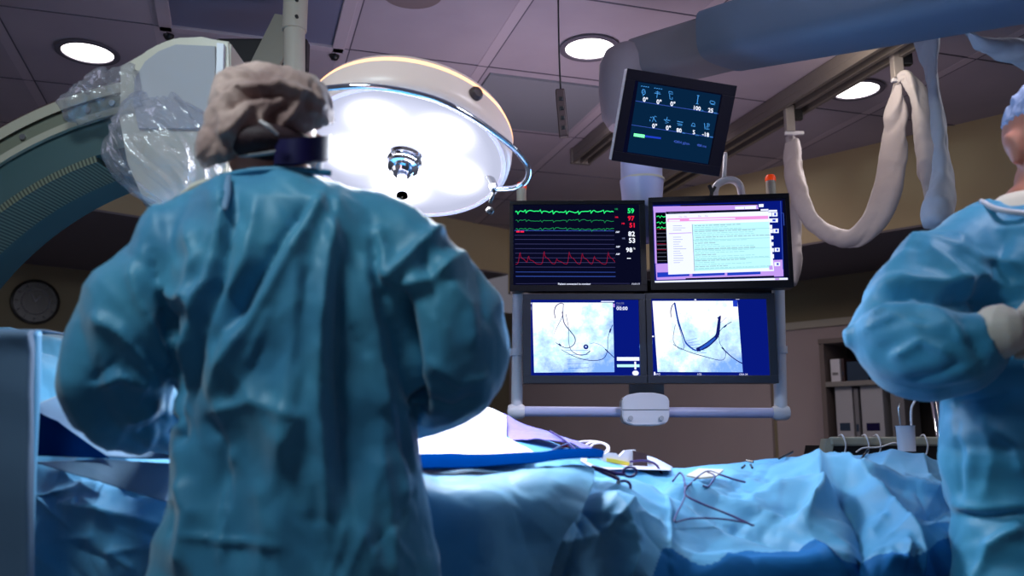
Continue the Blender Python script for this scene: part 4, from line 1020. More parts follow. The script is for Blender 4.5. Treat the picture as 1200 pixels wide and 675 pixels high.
# --- deep blue plastic band along the near edge, over the drape
def patch(name, lab, colsx, rowsv, m, cat, lift=.008, nu=90, nv=26, seed=31, amp=.003, parent=None, ripple=None, xs_=None):
    """rowsv: list of rows, each a list of (py, Y) per column"""
    ct_ = np.array([[list(P(x+(xs_[k_]*max(0, (x-560)/160) if xs_ else 0), py, Y)) for x, (py, Y) in zip(colsx, r)] for k_, r in enumerate(rowsv)])
    g = catmull(ct_, nv); g = np.swapaxes(catmull(np.swapaxes(g, 0, 1), nu), 0, 1); g = np.swapaxes(g, 0, 1)
    n_ = gnormals(g); n_ *= np.sign(n_[..., 2:3]-n_[..., 1:2]*.6+1e-6)
    s = facet(g[..., 0], g[..., 1]+g[..., 2], .09, seed)*amp+facet(g[..., 0], g[..., 1]+g[..., 2], .04, seed+1)*amp*.5
    if ripple is not None: s = s+ripple(g)
    g = g+n_*(lift+s)[..., None]
    o = grid_mesh(name, g, m, parent, .0015)
    if parent is None: tag(o, lab, cat)
    return o
patch('edge_drape', 'deep blue smooth drape border along the near table edge, right of the surgeon', [440, 500, 560, 620, 660, 690, 705],
      [[(548,2.02),(548,2.02),(549,2.02),(547,2.02),(543,2.02),(541,2.03),(545,2.02)], [(556,1.95),(556,1.95),(556,1.95),(554,1.95),(550,1.95),(548,1.96),(550,1.96)], [(565,1.9),(565,1.9),(564,1.9),(560,1.9),(555,1.91),(553,1.92),(553,1.93)]],
      M['drapedark'], 'surgical drape', .03, amp=.002)
patch('edge_sheet', 'pale sheet hanging from the near table edge, lit along its top fold', [440, 500, 560, 620, 660, 690, 720],
      [[(560,1.93),(560,1.93),(561,1.93),(558,1.93),(554,1.93),(552,1.94),(556,1.94)], [(567,1.855),(567,1.855),(568,1.855),(566,1.855),(563,1.86),(564,1.86),(572,1.87)],
       [(590,1.80),(590,1.80),(592,1.80),(592,1.80),(592,1.80),(594,1.81),(600,1.82)], [(640,1.785),(640,1.785),(640,1.785),(640,1.785),(638,1.785),(634,1.79),(630,1.80)],
       [(720,1.78),(720,1.78),(720,1.78),(720,1.78),(715,1.78),(705,1.785),(690,1.79)], [(820,1.77),(820,1.77),(820,1.77),(820,1.77),(815,1.78),(800,1.78),(790,1.79)]],
      M['drape'], 'surgical drape', .012, 140, 90, 41, .006, xs_=[-25,-28,-42,-62,-80,-100], ripple=lambda g: .010*np.sin(g[...,0]*30+3*g[...,2])*np.clip((1.06-g[...,2])/.1, 0, 1))
# white sheets in the light
patch('patient_sheet', 'bright white sheet mound on the patient under the lamp, right of the surgeon', [420, 470, 500, 540, 580, 610, 622],
      [[(500,2.3),(500,2.3),(503,2.3),(507,2.3),(520,2.28),(534,2.24),(543,2.2)], [(510,2.2),(510,2.2),(512,2.2),(516,2.2),(526,2.18),(539,2.15),(545,2.13)], [(530,2.1),(530,2.1),(532,2.1),(534,2.1),(539,2.09),(545,2.08),(547,2.07)], [(550,2.02),(550,2.02),(550,2.02),(551,2.02),(550,2.02),(549,2.03),(549,2.04)]],
      M['sheet'], 'sheet', .022, seed=45)
patch('white_drape', 'white upper sheet draped over the patient beyond the white mound', [420, 480, 520, 560, 592],
      [[(496,2.44),(493,2.44),(488,2.44),(481,2.44),(492,2.43)], [(502,2.36),(500,2.36),(497,2.36),(496,2.36),(504,2.36)], [(514,2.26),(514,2.26),(514,2.26),(516,2.26),(526,2.25)]],
      M['sheet'], 'surgical drape', .014, seed=51, amp=.006)
patch('incise_drape', 'violet plastic drape sloping down over the patient right of the white sheets', [588, 610, 640, 665, 690],
      [[(490,2.435),(500,2.43),(512,2.42),(522,2.415),(534,2.4)], [(508,2.37),(512,2.37),(519,2.36),(525,2.36),(535,2.35)], [(527,2.3),(526,2.3),(525,2.31),(529,2.31),(536,2.31)]],
      M['violet'], 'surgical drape', .018, seed=53, amp=.008)
# left foreground standing sheet + folded pieces
def left_panel():
    ct_ = np.array([[list(P(x, y, Y)) for x, Y in zip((-90,-40,0,30,40), (1.62,1.63,1.64,1.645,1.67))] for y in (384, 388, 420, 520, 640, 760, 900)])
    ct_[0, :, 1] += .12; ct_[0, :, 2] += .004
    g = catmull(ct_, 80); g = np.swapaxes(catmull(np.swapaxes(g, 0, 1), 50), 0, 1)
    s = facet(g[...,0], g[...,2], .1, 61)*.006; g[...,1] += s+.006*np.sin(g[...,0]*40)
    return np.swapaxes(g, 0, 1)
o = grid_mesh('screen_drape', left_panel(), M['drapegrey'], thick=.002); tag(o, 'pale blue drape sheet hanging upright at the far left edge', 'surgical drape')
b1 = bmesh.new(); tube(b1, [P(42,388,1.68), P(41,450,1.675), P(38,540,1.67), P(35,640,1.67), P(30,900,1.67)], [.012,.012,.009,.008,.008], 12, 8, flat=.5)
obj('fold_edge', b1, M['drape'], o, smooth=True)
b1 = bmesh.new(); cyl(b1, (P(20,384,1.75).x, 1.76, P(20,390,1.75).z), (P(20,384,1.75).x, 1.76, 0), .012, n=12); 
so = obj('drape_stand', b1, M['steel'], smooth=True); tag(so, 'steel pole holding up the drape sheet at the far left', 'stand')
b1 = bmesh.new()
def tri_sheet(name, lab, pts, m, seed, n=40):
    q = [P(*p) for p in pts]; g = np.zeros((n, n, 3))
    for i in range(n):
        for j in range(n):
            u, v = i/(n-1), j/(n-1); p = (q[0]*(1-u)+q[1]*u)*(1-v)+(q[3]*(1-u)+q[2]*u)*v; g[i, j] = list(p)
    g += gnormals(g)*(facet(g[...,0], g[...,2]+g[...,1], .08, seed)*.004)[..., None]
    return tag(grid_mesh(name, g, m, None, .002), lab, 'surgical drape')
tri_sheet('folded_drape', 'pale folded drape flap sloping down left of the surgeon elbow', [(36,478,1.86),(70,462,1.9),(232,540,1.86),(125,535,1.8)], M['drapepale'], 63)
tri_sheet('folded_drape', 'pale drape fold lying flat below the deep blue panel at the left', [(38,541,1.79),(120,538,1.8),(208,543,1.82),(196,588,1.77)], M['drapepale'], 67)
tri_sheet('drape_pocket', 'deep blue drape panel below the pale flap at the left', [(38,480,1.83),(66,494,1.81),(128,537,1.785),(36,534,1.8)], M['drapedark'], 64)
#SECTION ITEMS
def wire(name, lab, pts, r, m, cat='cable', lift=.006, parent=None):
    b1 = bmesh.new(); tube(b1, [on_drape(x, y, lift) if len(p_) == 2 else P(x, y, p_[2]) for p_ in pts for x, y in [p_[:2]]], r, 8, 8)
    o = obj(name, b1, m, parent, smooth=True)
    return tag(o, lab, cat) if parent is None else o
wire('suture_cable', 'dark purple cable looping over the drape and trailing to the right', [(787,572),(795,562),(800,567),(803,578),(815,568),(828,560),(845,565),(860,570),(872,573)], .0024, M['cabled'], lift=.02)
wire('suture_cable', 'dark purple cable running down from the loop and back along the drape fold', [(800,568),(801,590),(792,610),(790,620),(808,616),(840,616),(868,620),(882,624)], .002, M['cabled'], lift=.02)
wire('suture_cable', 'dark purple cable slanting right from the loop across the drape', [(803,578),(802,588),(820,598),(850,610),(872,620),(880,624)], .0024, M['cabled'], lift=.02)
wire('suture_cable', 'dark purple cable arc at the right of the loop', [(828,561),(836,566),(829,578),(822,577)], .0022, M['cabled'], lift=.02)
wire('thin_cable', 'thin black cable over the drape hump near the cup', [(995,551),(1004,547),(1012,536),(1017,530)], .003, M['black'], lift=.01)
wire('thin_cable', 'short black cable crossing the drape crest left of the cart', [(912,541),(920,537),(928,533)], .003, M['black'], lift=.01)
wire('lead_wire', 'dark purple lead running from the clamp up to the red clip', [(690,548),(676,540),(664,530),(655,523),(644,516)], .003, M['cabled'], lift=.03)
wire('lead_wire', 'thin purple lead lying on the pale sheet by the red clip', [(645,541),(655,535),(668,530)], .002, M['cabled'], lift=.03)
# hemostat clamp
cl = thing('clamp', 'dark metal ring-handled surgical clamp lying on the drape', 'clamp', on_drape(720, 560))
Yk = min(on_drape(x, y).y for x, y in ((700,552),(738,553),(731,572)))-.05
b1 = bmesh.new(); tube(b1, [P(693,547,Yk), P(705,550,Yk), P(722,555,Yk), P(733,556,Yk)], .0045, 10); tube(b1, [P(693,547,Yk), P(708,554,Yk), P(722,560,Yk), P(726,562,Yk)], .0045, 10)
obj('shank', b1, M['cabled'], cl, smooth=True)
for cx, cy, rx, ry in ((738,553,8,5.5),(731,570,8,6.5)):
    b1 = bmesh.new(); tube(b1, [P(cx+rx*math.cos(a), cy+ry*math.sin(a), Yk) for a in np.linspace(0, 2*PI, 17)], .0032, 8, 3); obj('finger_ring', b1, M['cabled'], cl, smooth=True)
b1 = bmesh.new(); tube(b1, [P(726,562,Yk), P(724,566,Yk), P(726,570,Yk)], .004, 8); obj('ratchet', b1, M['steel'], cl, smooth=True)
# red clip
b1 = bmesh.new(); c = P(661, 522, 2.36); box(b1, c, (.02,.012,.01), None, .003); tag(obj('clip', b1, M['red']), 'tiny red clip on the drape crest beside the white cable coil', 'clip')
# white cable coil
cc_ = thing('cable_coil', 'white cable coiled on the drape crest left of the small device', 'cable', P(690, 532, 2.38))
for k, (cx, cy, rx, ry) in enumerate(((690,525,22,8),(699,526,15,8),(702,527,11,8))):
    b1 = bmesh.new(); tube(b1, [P(cx+rx*math.cos(a), cy+ry*math.sin(a), 2.40-.02*k-.015*math.sin(a)) for a in np.linspace(.1*k, 2*PI+.1*k, 20)], .0028, 8, 4); obj('loop', b1, M['cablew'], cc_, smooth=True)
b1 = bmesh.new(); tube(b1, [P(664,528,2.38), P(676,524,2.38), P(690,528,2.36), P(708,536,2.34)], .003, 8); obj('tail', b1, M['cablew'], cc_, smooth=True)
# white tray/pad under device
patch('white_pad', 'white pad under the small device on the drape crest', [678, 700, 730, 760, 786],
      [[(533,2.45),(536,2.45),(541,2.45),(540,2.45),(552,2.45)], [(540,2.3),(548,2.3),(552,2.3),(554,2.3),(557,2.3)], [(546,2.2),(556,2.2),(556,2.2),(556,2.2),(557,2.2)]], M['sheet'], 'pad', .012, 40, 20, 71, .002)
dv = thing('transducer_box', 'small white device with yellow strip and dark brown end block', 'medical device', P(735, 545, 2.34))
b1 = bmesh.new(); prism(b1, pxpoly([(706,534),(712,530),(722,531),(726,535),(733,528),(745,527),(746,545),(706,544)], 2.33), Vector((0,.05,0))); obj('body', b1, M['white'], dv)
b1 = bmesh.new(); prism(b1, pxpoly([(711,537),(720,538),(738,542),(737,546),(722,543),(711,541)], 2.325), Vector((0,.008,0))); obj('yellow_strip', b1, M['yellow'], dv)
b1 = bmesh.new(); prism(b1, pxpoly([(742,528),(758,532),(759,548),(742,546)], 2.32), Vector((0,.05,0))); obj('end_block', b1, M['darkbrown'], dv)
b1 = bmesh.new(); tube(b1, [P(738,541,2.30), P(755,540,2.30), P(768,544,2.29), P(776,556,2.28)], .0028, 8); obj('lead', b1, M['cabled'], dv, smooth=True)
b1 = bmesh.new(); prism(b1, pxpoly([(759,538),(766,541),(783,552),(783,557),(759,550)], 2.36), Vector((0,.03,0))); tag(obj('adhesive_strip', b1, M['offwhite']), 'cream strip sloping down right of the small device', 'strip')
b1 = bmesh.new(); prism(b1, [on_drape(x, y, .016) for x, y in ((803,565),(818,557),(847,558),(838,566),(818,568))], Vector((0,0,.004))); tag(obj('gauze_pad', b1, M['offwhite']), 'cream gauze pad inside the purple cable loop', 'gauze')
b1 = bmesh.new()
for x0, y0, x1, y1 in ((873,547,881,549),(878,552,880,556),(868,556,871,553)): tube(b1, [on_drape(x0, y0, .02), on_drape(x1, y1, .02)], .003, 6, 1)
tag(obj('small_clips', b1, M['black']), 'tiny black lead clip on the pale drape right of the gauze', 'clip')
#SECTION PEOPLE
def ringE(px0, px1, py, Y, d, yo=0):
    a = P(px0, py, Y); b = P(px1, py, Y); c = (a+b)/2+Vector((0, yo, 0)); return ell(c, (b-a)/2, Vector((0, d, 0)), 40)
def limb(bm, pts):
    """pts: (px,py,Y,r_m)"""
    tube(bm, [P(p[0], p[1], p[2]) for p in pts], [p[3] for p in pts], 28, 6)
def hand(bm, wrist, fwd, side, up, L=.185, curl=.5, mirror=1):
    """five-fingered hand; fwd: finger direction, side: thumb side, up: back of hand"""
    w = Vector(wrist); fwd = fwd.normalized(); side = side.normalized(); up = up.normalized()
    x = side*mirror
    rings = []
    for t_, hw, hh in ((-.10,.027,.022),(0,.029,.02),(.2,.036,.019),(.5,.043,.017),(.85,.044,.014),(1.0,.040,.012)):
        rings.append(ell(w+fwd*(t_*L*.52), x*hw, up*hh, 20))
    loft(bm, rings)
    base = w+fwd*L*.50
    for k, (o_, ln, r_) in enumerate(((.030, .40, .0092), (.010, .44, .0095), (-.011, .41, .0092), (-.030, .32, .0082))):
        b0 = base+x*o_; seg = L*ln; p0 = b0-fwd*.012; pts = [p0, b0]; dirn = fwd.copy(); ang = 0
        for s_ in (.45, .32, .23):
            ang += curl*(.55 if s_ == .45 else .8)
            dirn = (fwd*math.cos(ang)-up*math.sin(ang)+x*o_*1.2*(1-min(ang,1))).normalized(); pts.append(pts[-1]+dirn*seg*s_)
        tube(bm, pts, [r_, r_*1.05, r_, r_*.92, r_*.78], 12, 4)
    t0 = w+fwd*.03+x*.024; d1 = (x*.75+fwd*.65-up*.25).normalized(); d2 = (x*.35+fwd*.85-up*.35).normalized()
    tube(bm, [w+fwd*.015+x*.01, t0+d1*.02, t0+d1*.045, t0+d1*.045+d2*.03, t0+d1*.045+d2*.055], [.015,.014,.0115,.0105,.0085], 12, 4)
def head_mesh(bm, c, Rm_, s=1.0):
    """head centred at c; local +Y face forward, X right, Z up"""
    def S(p, r): sphere(bm, Vector(c)+Rm_ @ Vector([q*s for q in p]), [q*s for q in r], Rm_, 24)
    S((0,-.012,.035), (.076,.092,.085)); S((0,.018,-.01), (.066,.078,.085)); S((0,.04,-.065), (.048,.05,.045)); S((0,.072,-.09), (.022,.018,.018))
    S((0,.096,-.012), (.011,.014,.026)); S((0,.108,-.03), (.014,.014,.011)); S((0,.085,.028), (.055,.014,.012)); S((0,.09,-.062), (.024,.01,.008)); S((0,.088,-.075), (.02,.01,.007))
    for q in (-1, 1):
        S((q*.033,.082,.008), (.014,.009,.009)); S((q*.045,.06,-.02), (.022,.025,.02))
        S((q*.080,-.008,-.005), (.009,.020,.034)); S((q*.087,-.018,.010), (.009,.015,.018)); S((q*.083,-.004,-.034), (.007,.010,.011))
    S((0,-.02,-.075), (.055,.055,.07))
def feet(bmx, x, y, fy, sx=.1):
    for q in (-1, 1):
        sphere(bmx, (x+q*sx, y+fy*.07, .045), (.05, .13, .045), None, 20)
def world_mesh(name, me, m, parent, smooth=True):
    me.materials.clear(); me.materials.append(m)
    for p in me.polygons: p.use_smooth = True; p.material_index = 0
    return link(name, me, parent)
YP = 1.60
# ============ surgeon seen from behind
c0 = P(345, 400, YP)
sg = thing('person', 'person in teal surgical gown and bouffant cap, back to the camera, leaning over patient', 'person', (c0.x, YP, 0))
bmx = bmesh.new()
neck = P(322, 200, YP+.03)
Rh = Matrix.Rotation(math.radians(-28), 3, 'Z') @ Matrix.Rotation(math.radians(-20), 3, 'X') @ Matrix.Rotation(math.radians(-6), 3, 'Y')
hc = P(320, 150, YP+.05); head_mesh(bmx, hc, Rh, 1.0)
tube(bmx, [P(325,175,YP+.05), P(328,215,YP+.02), P(332,260,YP+.01)], [.058,.062,.10], 24, 4)
tube(bmx, [P(332,245,YP+.03), P(340,330,YP+.02), P(345,450,YP+.02), P(345,560,YP+.02), P(343,640,YP+.02)], [.09,.12,.11,.12,.12], 32, 4, flat=.6)
limb(bmx, [(250,262,YP,.06),(190,300,YP,.058),(150,380,YP,.05),(140,450,YP+.02,.045)]); limb(bmx, [(140,450,YP+.02,.045),(185,495,YP+.15,.04),(240,520,YP+.33,.03)])
limb(bmx, [(410,265,YP,.06),(470,300,YP,.058),(515,370,YP,.05),(528,435,YP+.02,.045)]); limb(bmx, [(528,435,YP+.02,.045),(505,455,YP+.18,.04),(440,500,YP+.36,.03)])
pz = P(343, 640, YP)
for q in (-1, 1):
    tube(bmx, [(pz.x+q*.09, YP, pz.z+.02), (pz.x+q*.10, YP, .75), (pz.x+q*.10, YP-.01, .5), (pz.x+q*.10, YP, .28), (pz.x+q*.1, YP, .06)], [.1,.085,.06,.055,.04], 24, 5)
feet(bmx, pz.x, YP, 1)
me = remeshed(bmx, .009, 3); body = world_mesh('body', me, M['skin'], sg)
for nm, wr, sd in (('glove', P(240,520,YP+.34), 1), ('glove', P(440,500,YP+.37), -1)):
    bg = bmesh.new(); hand(bg, wr, Vector((.35*sd, .85, -.1)), Vector((sd*.8, -.3, 0)), Vector((0,.1,1)), curl=.45); world_mesh(nm, remeshed(bg, .0035, 2), M['glove'], sg)
# gown
bg = bmesh.new()
tors = [(268,386,205,.062,.02),(255,402,212,.085,.015),(232,430,226,.105,.01),(212,462,250,.125,.0),(192,488,290,.14,0),(192,486,330,.15,0),(200,482,380,.15,0),(206,482,430,.145,0),(205,487,480,.14,0),(198,492,530,.14,0),(188,502,590,.145,0),(172,516,660,.15,0),(160,528,730,.155,0),(150,538,830,.16,0),(140,548,960,.165,0),(132,556,1060,.17,0)]
loft(bg, [ringE(a, b, y, YP, d_, yo) for a, b, y, d_, yo in tors])
limb(bg, [(280,258,YP,.06),(232,272,YP,.078),(192,325,YP-.01,.088),(156,385,YP,.104),(138,435,YP,.098),(146,468,YP+.05,.09),(185,495,YP+.14,.066),(232,522,YP+.30,.045)])
tube(bg, [P(150,430,YP), P(112,432,YP), P(86,434,YP)], [.07,.055,.025], 24, 5)
limb(bg, [(385,258,YP,.06),(425,270,YP,.085),(480,325,YP-.01,.098),(520,382,YP,.106),(530,425,YP,.100),(520,445,YP+.07,.088),(490,468,YP+.18,.07),(440,495,YP+.34,.05)])
tube(bg, [P(520,385,YP), P(562,390,YP), P(588,392,YP)], [.075,.058,.024], 24, 5)
me = remeshed(bg, .0065, 6); co, no = mesh_arrays(me); qx_, qy_ = to_px(co)
back = np.clip(-no[:, 1]*1.5+.35, 0, 1)
s = facet(co[:,0]*1.6+co[:,2]*.35, co[:,2]*.55, .12, 33)*.014+facet(co[:,0]*1.3+co[:,1], co[:,2]*.8, .06, 35)*.007+facet(co[:,0]+co[:,1], co[:,2], .03, 36)*.0018
cr1 = [
    ([(262,205),(264,250),(250,320),(228,400),(215,470),(206,540)], .016, 7), ([(272,215),(272,260),(262,320),(242,400),(225,470)], -.014, 7),
    ([(385,215),(360,260),(320,330),(280,400),(245,470)], .018, 12), ([(365,235),(335,275),(300,330),(260,400)], -.016, 9),
    ([(398,225),(385,300),(375,380),(372,470),(380,560),(385,640)], .02, 14), ([(350,280),(345,380),(335,470),(330,560)], .012, 14), ([(400,300),(395,400),(398,480),(410,600)], -.018, 11),
    ([(430,260),(428,330),(440,400),(448,470),(470,560),(480,640)], .012, 14), ([(300,230),(290,300),(260,360)], .01, 9),
    ([(470,335),(478,400),(488,460),(492,500)], -.04, 8), ([(205,400),(208,450),(212,500),(208,525)], -.03, 8), ([(455,320),(468,335),(500,330),(540,300)], .014, 9),
    ([(450,330),(490,290),(530,262)], .016, 9), ([(440,262),(452,300),(450,330)], .012, 8), ([(540,290),(570,330),(590,370)], .012, 10),
    ([(150,300),(165,350),(185,400),(200,430)], .016, 10), ([(175,290),(190,350),(205,400)], -.014, 8), ([(105,370),(140,390),(170,430),(195,470)], .012, 10),
    ([(115,455),(140,442),(165,450),(150,430)], .014, 7), ([(150,500),(180,480),(200,470)], .014, 6), ([(165,515),(190,498),(205,490)], -.014, 5),
    ([(215,260),(230,300),(225,340),(240,370)], .01, 9), ([(180,330),(210,350),(235,345)], .009, 8), ([(230,490),(300,470),(350,490),(330,540)], .010, 12),
    ([(210,560),(225,600),(205,680)], .012, 12), ([(220,628),(260,634),(330,640)], .006, 4), ([(300,560),(310,620),(300,690)], .009, 14), ([(440,520),(455,600),(465,690)], .012, 14),
    ([(240,480),(260,520),(250,600)], -.008, 10), ([(500,420),(540,450),(575,440)], .01, 9), ([(500,470),(530,480),(560,465)], -.008, 6),
    ([(520,330),(550,360),(560,410)], .008, 10),
]
s += crease_field(qx_, qy_, cr1)*back*1.35
rs = np.random.RandomState(5); ex1 = []
for k_ in range(60):
    x0 = rs.uniform(90, 570); y0 = rs.uniform(225, 640); L_ = rs.uniform(30, 100); lean = -.25 if x0 > 340 else .3
    an_ = PI/2+rs.normal(lean if y0 < 480 else 0, .35)
    ex1.append(([(x0, y0), (x0+L_*.5*math.cos(an_)+rs.uniform(-6, 6), y0+L_*.5*math.sin(an_)), (x0+L_*math.cos(an_), y0+L_*math.sin(an_))], rs.uniform(.003, .008)*rs.choice([-1, 1]), rs.uniform(4, 9)))
s += crease_field(qx_, qy_, ex1, 1.0)*back
low = np.clip((1.05-co[:,2])/.5, 0, 1); s += low*.010*np.sin(co[:,0]*38+co[:,1]*20)
set_co(me, co+no*s[:, None]); strip_below(me, .36)
gw = world_mesh('gown', me, M['gown'], sg)
# collar binding and ties
b1 = bmesh.new(); tube(b1, [P(264,206,YP-.045), P(300,200,YP-.062), P(345,199,YP-.062), P(388,203,YP-.04)], .006, 10); obj('collar_binding', b1, M['gown'], gw, smooth=True)
b1 = bmesh.new(); tube(b1, [P(268,205,YP-.085), P(266,225,YP-.115), P(263,246,YP-.14)], [.004,.007,.004], 8, flat=.3); obj('neck_tie', b1, M['drapepale'], gw, smooth=True)
b1 = bmesh.new(); tube(b1, [P(246,214,YP-.03), P(232,222,YP-.02), P(214,234,YP)], [.014,.02,.014], 14, flat=.6); obj('undershirt', b1, M['shirt'], sg, smooth=True)
# trousers / shoes
bt_ = bmesh.new()
for q in (-1, 1): tube(bt_, [(pz.x+q*.10, YP, .75), (pz.x+q*.10, YP, .5), (pz.x+q*.1, YP, .1)], [.1,.085,.075], 24, 4)
obj('trousers', bt_, M['trouser'], sg, smooth=True)
bt_ = bmesh.new(); 
for q in (-1, 1): sphere(bt_, (pz.x+q*.1, YP+.07, .05), (.058,.14,.052), None, 20)
obj('shoes', bt_, M['shoe'], sg, smooth=True)
# bouffant cap
def cap_surface(c, rx, ry, rz, pts_px, seed, bot=-.45, tiltx=0):
    nu, nv = 160, 100; U, V = np.meshgrid(np.linspace(0, 2*PI, nu), np.linspace(0, 1, nv), indexing='ij')
    ph = V*(PI*.5+math.asin(-bot)); r = np.sin(ph)
    r = r*(1+0.0*U); X = rx*r*np.cos(U); Y = ry*r*np.sin(U); Zz = rz*np.cos(ph)
    g = np.stack([X, Y, Zz], -1)
    th_ = math.radians(tiltx); g2 = g.copy(); g2[..., 0] = g[..., 0]*math.cos(th_)+g[..., 2]*math.sin(th_); g2[..., 2] = -g[..., 0]*math.sin(th_)+g[..., 2]*math.cos(th_)
    g2 += np.array(list(c)); n_ = gnormals(g2); cc = np.array(list(c)); n_ *= np.sign(np.sum(n_*(g2-cc), -1, keepdims=True))
    seam = np.clip(np.minimum(U, 2*PI-U)/.2, 0, 1)
    s_ = (facet(g2[..., 0]+g2[..., 1], g2[..., 2], .035, seed)*.006+facet(g2[..., 0]-g2[..., 1], g2[..., 2], .018, seed+1)*.003)*seam
    if pts_px: 
        f_ = g2.reshape(-1, 3); a_, b_ = to_px(f_); s_ = s_+crease_field(a_, b_, pts_px).reshape(s_.shape)
    # elastic rim gather
    s_ = s_-.012*np.clip((V-.9)/.1, 0, 1)+.003*np.sin(U*40)*np.clip((V-.6)/.4, 0, 1)
    return g2+n_*s_[..., None]
capc = P(318, 140, YP+.02)
bgm = bmesh.new()
def S2(px, py, Y, r): sphere(bgm, P(px, py, Y), r, None, 28)
S2(325, 132, YP+.03, (.098,.11,.088)); S2(292, 150, YP+.0, (.082,.085,.075)); S2(266, 172, YP-.005, (.056,.06,.052)); S2(345,128,YP+.02,(.075,.10,.072)); S2(300,120,YP+.03,(.085,.1,.07))
me = remeshed(bgm, .0045, 5); co, no = mesh_arrays(me); a_, b_ = to_px(co)
s = facet(co[:,0]+co[:,1]*.5+co[:,2]*.6, co[:,2]-co[:,0]*.3, .035, 43)*.006+facet(co[:,0]*1.5+co[:,1], co[:,2], .016, 44)*.004
s += crease_field(a_, b_, [([(255,120),(285,103),(330,100),(362,110),(385,130)], .014, 5), ([(262,130),(290,114),(330,110),(360,120)], -.010, 4), ([(305,140),(315,150),(325,160)], .014, 4),
     ([(262,160),(280,140),(300,120)], .010, 6), ([(355,105),(345,130),(325,150)], .012, 5), ([(270,185),(262,165),(258,145)], .01, 5), ([(290,175),(285,150),(295,130)], -.009, 5), ([(335,120),(322,135),(318,155)], -.009, 5), ([(360,125),(375,135),(382,150)], .012, 5), ([(300,170),(305,150),(325,130),(350,120)], -.007, 4)])
set_co(me, co+no*s[:, None])
bmc = bmesh.new(); bmc.from_mesh(me)
pa = np.array([[*to_px(np.array([[*f.calc_center_median()]]))] for f in bmc.faces]).reshape(-1, 2)
kill = [f for f, (x, y) in zip(bmc.faces, pa) if y > 166+(330-x)*.36]
bmesh.ops.delete(bmc, geom=kill, context='FACES'); bmc.to_mesh(me); bmc.free()
world_mesh('bouffant_cap', me, M['cap'], sg)
b1 = bmesh.new(); tube(b1, [P(305,142,YP-.11), P(314,148,YP-.115), P(326,158,YP-.105)], [.004,.007,.004], 10, flat=.6); obj('cap_knot', b1, M['mask'], sg, smooth=True)
# hair below the cap, strap of eyewear, mask ties
bh = bmesh.new(); sphere(bh, P(318,178,YP+.02), (.088,.104,.044), None, 28)
obj('hair', bh, M['hair'], sg, smooth=True)
b1 = bmesh.new(); sp_ = spline([P(322,177,YP-.068), P(345,176,YP-.082), P(368,174,YP-.066), P(385,172,YP-.015), P(388,170,YP+.05)], 6)
loft(b1, [[p+Vector((0,0,-.024)), p+Vector((0,0,.022)), p+Vector((-.004,.012,.022)), p+Vector((-.004,.012,-.024))] for p in sp_]); obj('eyewear_strap', b1, M['strap'], sg, smooth=35)
b1 = bmesh.new(); tube(b1, [P(268,186,YP-.02), P(295,182,YP-.055), P(325,178,YP-.062)], [.004,.006,.007], 12, flat=.4); obj('mask_tie', b1, M['mask'], sg, smooth=True)
b1 = bmesh.new(); fwd = Rh @ Vector((0,1,0)); sphere(b1, hc+fwd*.07+(Rh @ Vector((0,0,-.045))), (.066,.05,.058), Rh, 24); obj('face_mask', b1, M['mask'], sg, smooth=True)
# ============ right person facing the camera side
YR = 1.86
cr0 = P(1235, 500, YR)
rp_ = thing('person', 'person in blue surgical gown and pale blue cap at right edge, forearm across chest', 'person', (cr0.x, YR, 0))
bmx = bmesh.new()
Rr = Matrix.Rotation(math.radians(192), 3, 'Z') @ Matrix.Rotation(math.radians(-8), 3, 'X')
hr = P(1232, 172, YR); head_mesh(bmx, hr, Rr, 1.06)
tube(bmx, [P(1234,195,YR), P(1232,222,YR), P(1230,240,YR), P(1230,290,YR)], [.064,.070,.095,.10], 24, 4)
tube(bmx, [P(1230,270,YR), P(1232,360,YR), P(1236,480,YR), P(1238,600,YR), P(1238,690,YR)], [.10,.115,.11,.11,.12], 32, 4, flat=.85)
limb(bmx, [(1160,275,YR,.06),(1110,300,YR,.058),(1060,350,YR-.03,.05),(1022,400,YR-.05,.045)]); limb(bmx, [(1022,400,YR-.05,.045),(1100,405,YR-.17,.04),(1180,390,YR-.25,.03)])
limb(bmx, [(1300,275,YR,.06),(1355,300,YR,.058),(1400,360,YR-.03,.05),(1410,430,YR-.05,.045)]); limb(bmx, [(1410,430,YR-.05,.045),(1360,430,YR-.17,.04),(1300,410,YR-.25,.03)])
pz2 = P(1238, 690, YR)
for q in (-1, 1):
    tube(bmx, [(pz2.x+q*.09, YR, pz2.z+.02), (pz2.x+q*.10, YR, .72), (pz2.x+q*.10, YR, .5), (pz2.x+q*.10, YR, .28), (pz2.x+q*.1, YR, .06)], [.1,.085,.06,.055,.04], 24, 5)
feet(bmx, pz2.x, YR, -1)
world_mesh('body', remeshed(bmx, .009, 3), M['skin'], rp_)
bg = bmesh.new(); hand(bg, P(1178,388,YR-.25), Vector((1,-.1,.06)), Vector((0,-.2,1)), Vector((0,-1,-.1)), curl=.35, L=.19); me = remeshed(bg, .0035, 2)
bg = bmesh.new(); bg.from_mesh(me); tube(bg, [P(1166,388,YR-.22), P(1178,388,YR-.25), P(1192,387,YR-.255)], [.048,.05,.038], 24, 4); world_mesh('glove', remeshed(bg, .004, 2), M['glove'], rp_)
bg = bmesh.new(); hand(bg, P(1300,410,YR-.26), Vector((-1,-.1,.0)), Vector((0,-.2,1)), Vector((0,-1,-.1)), curl=.5); world_mesh('glove', remeshed(bg, .0035, 2), M['glove'], rp_)
bg = bmesh.new()
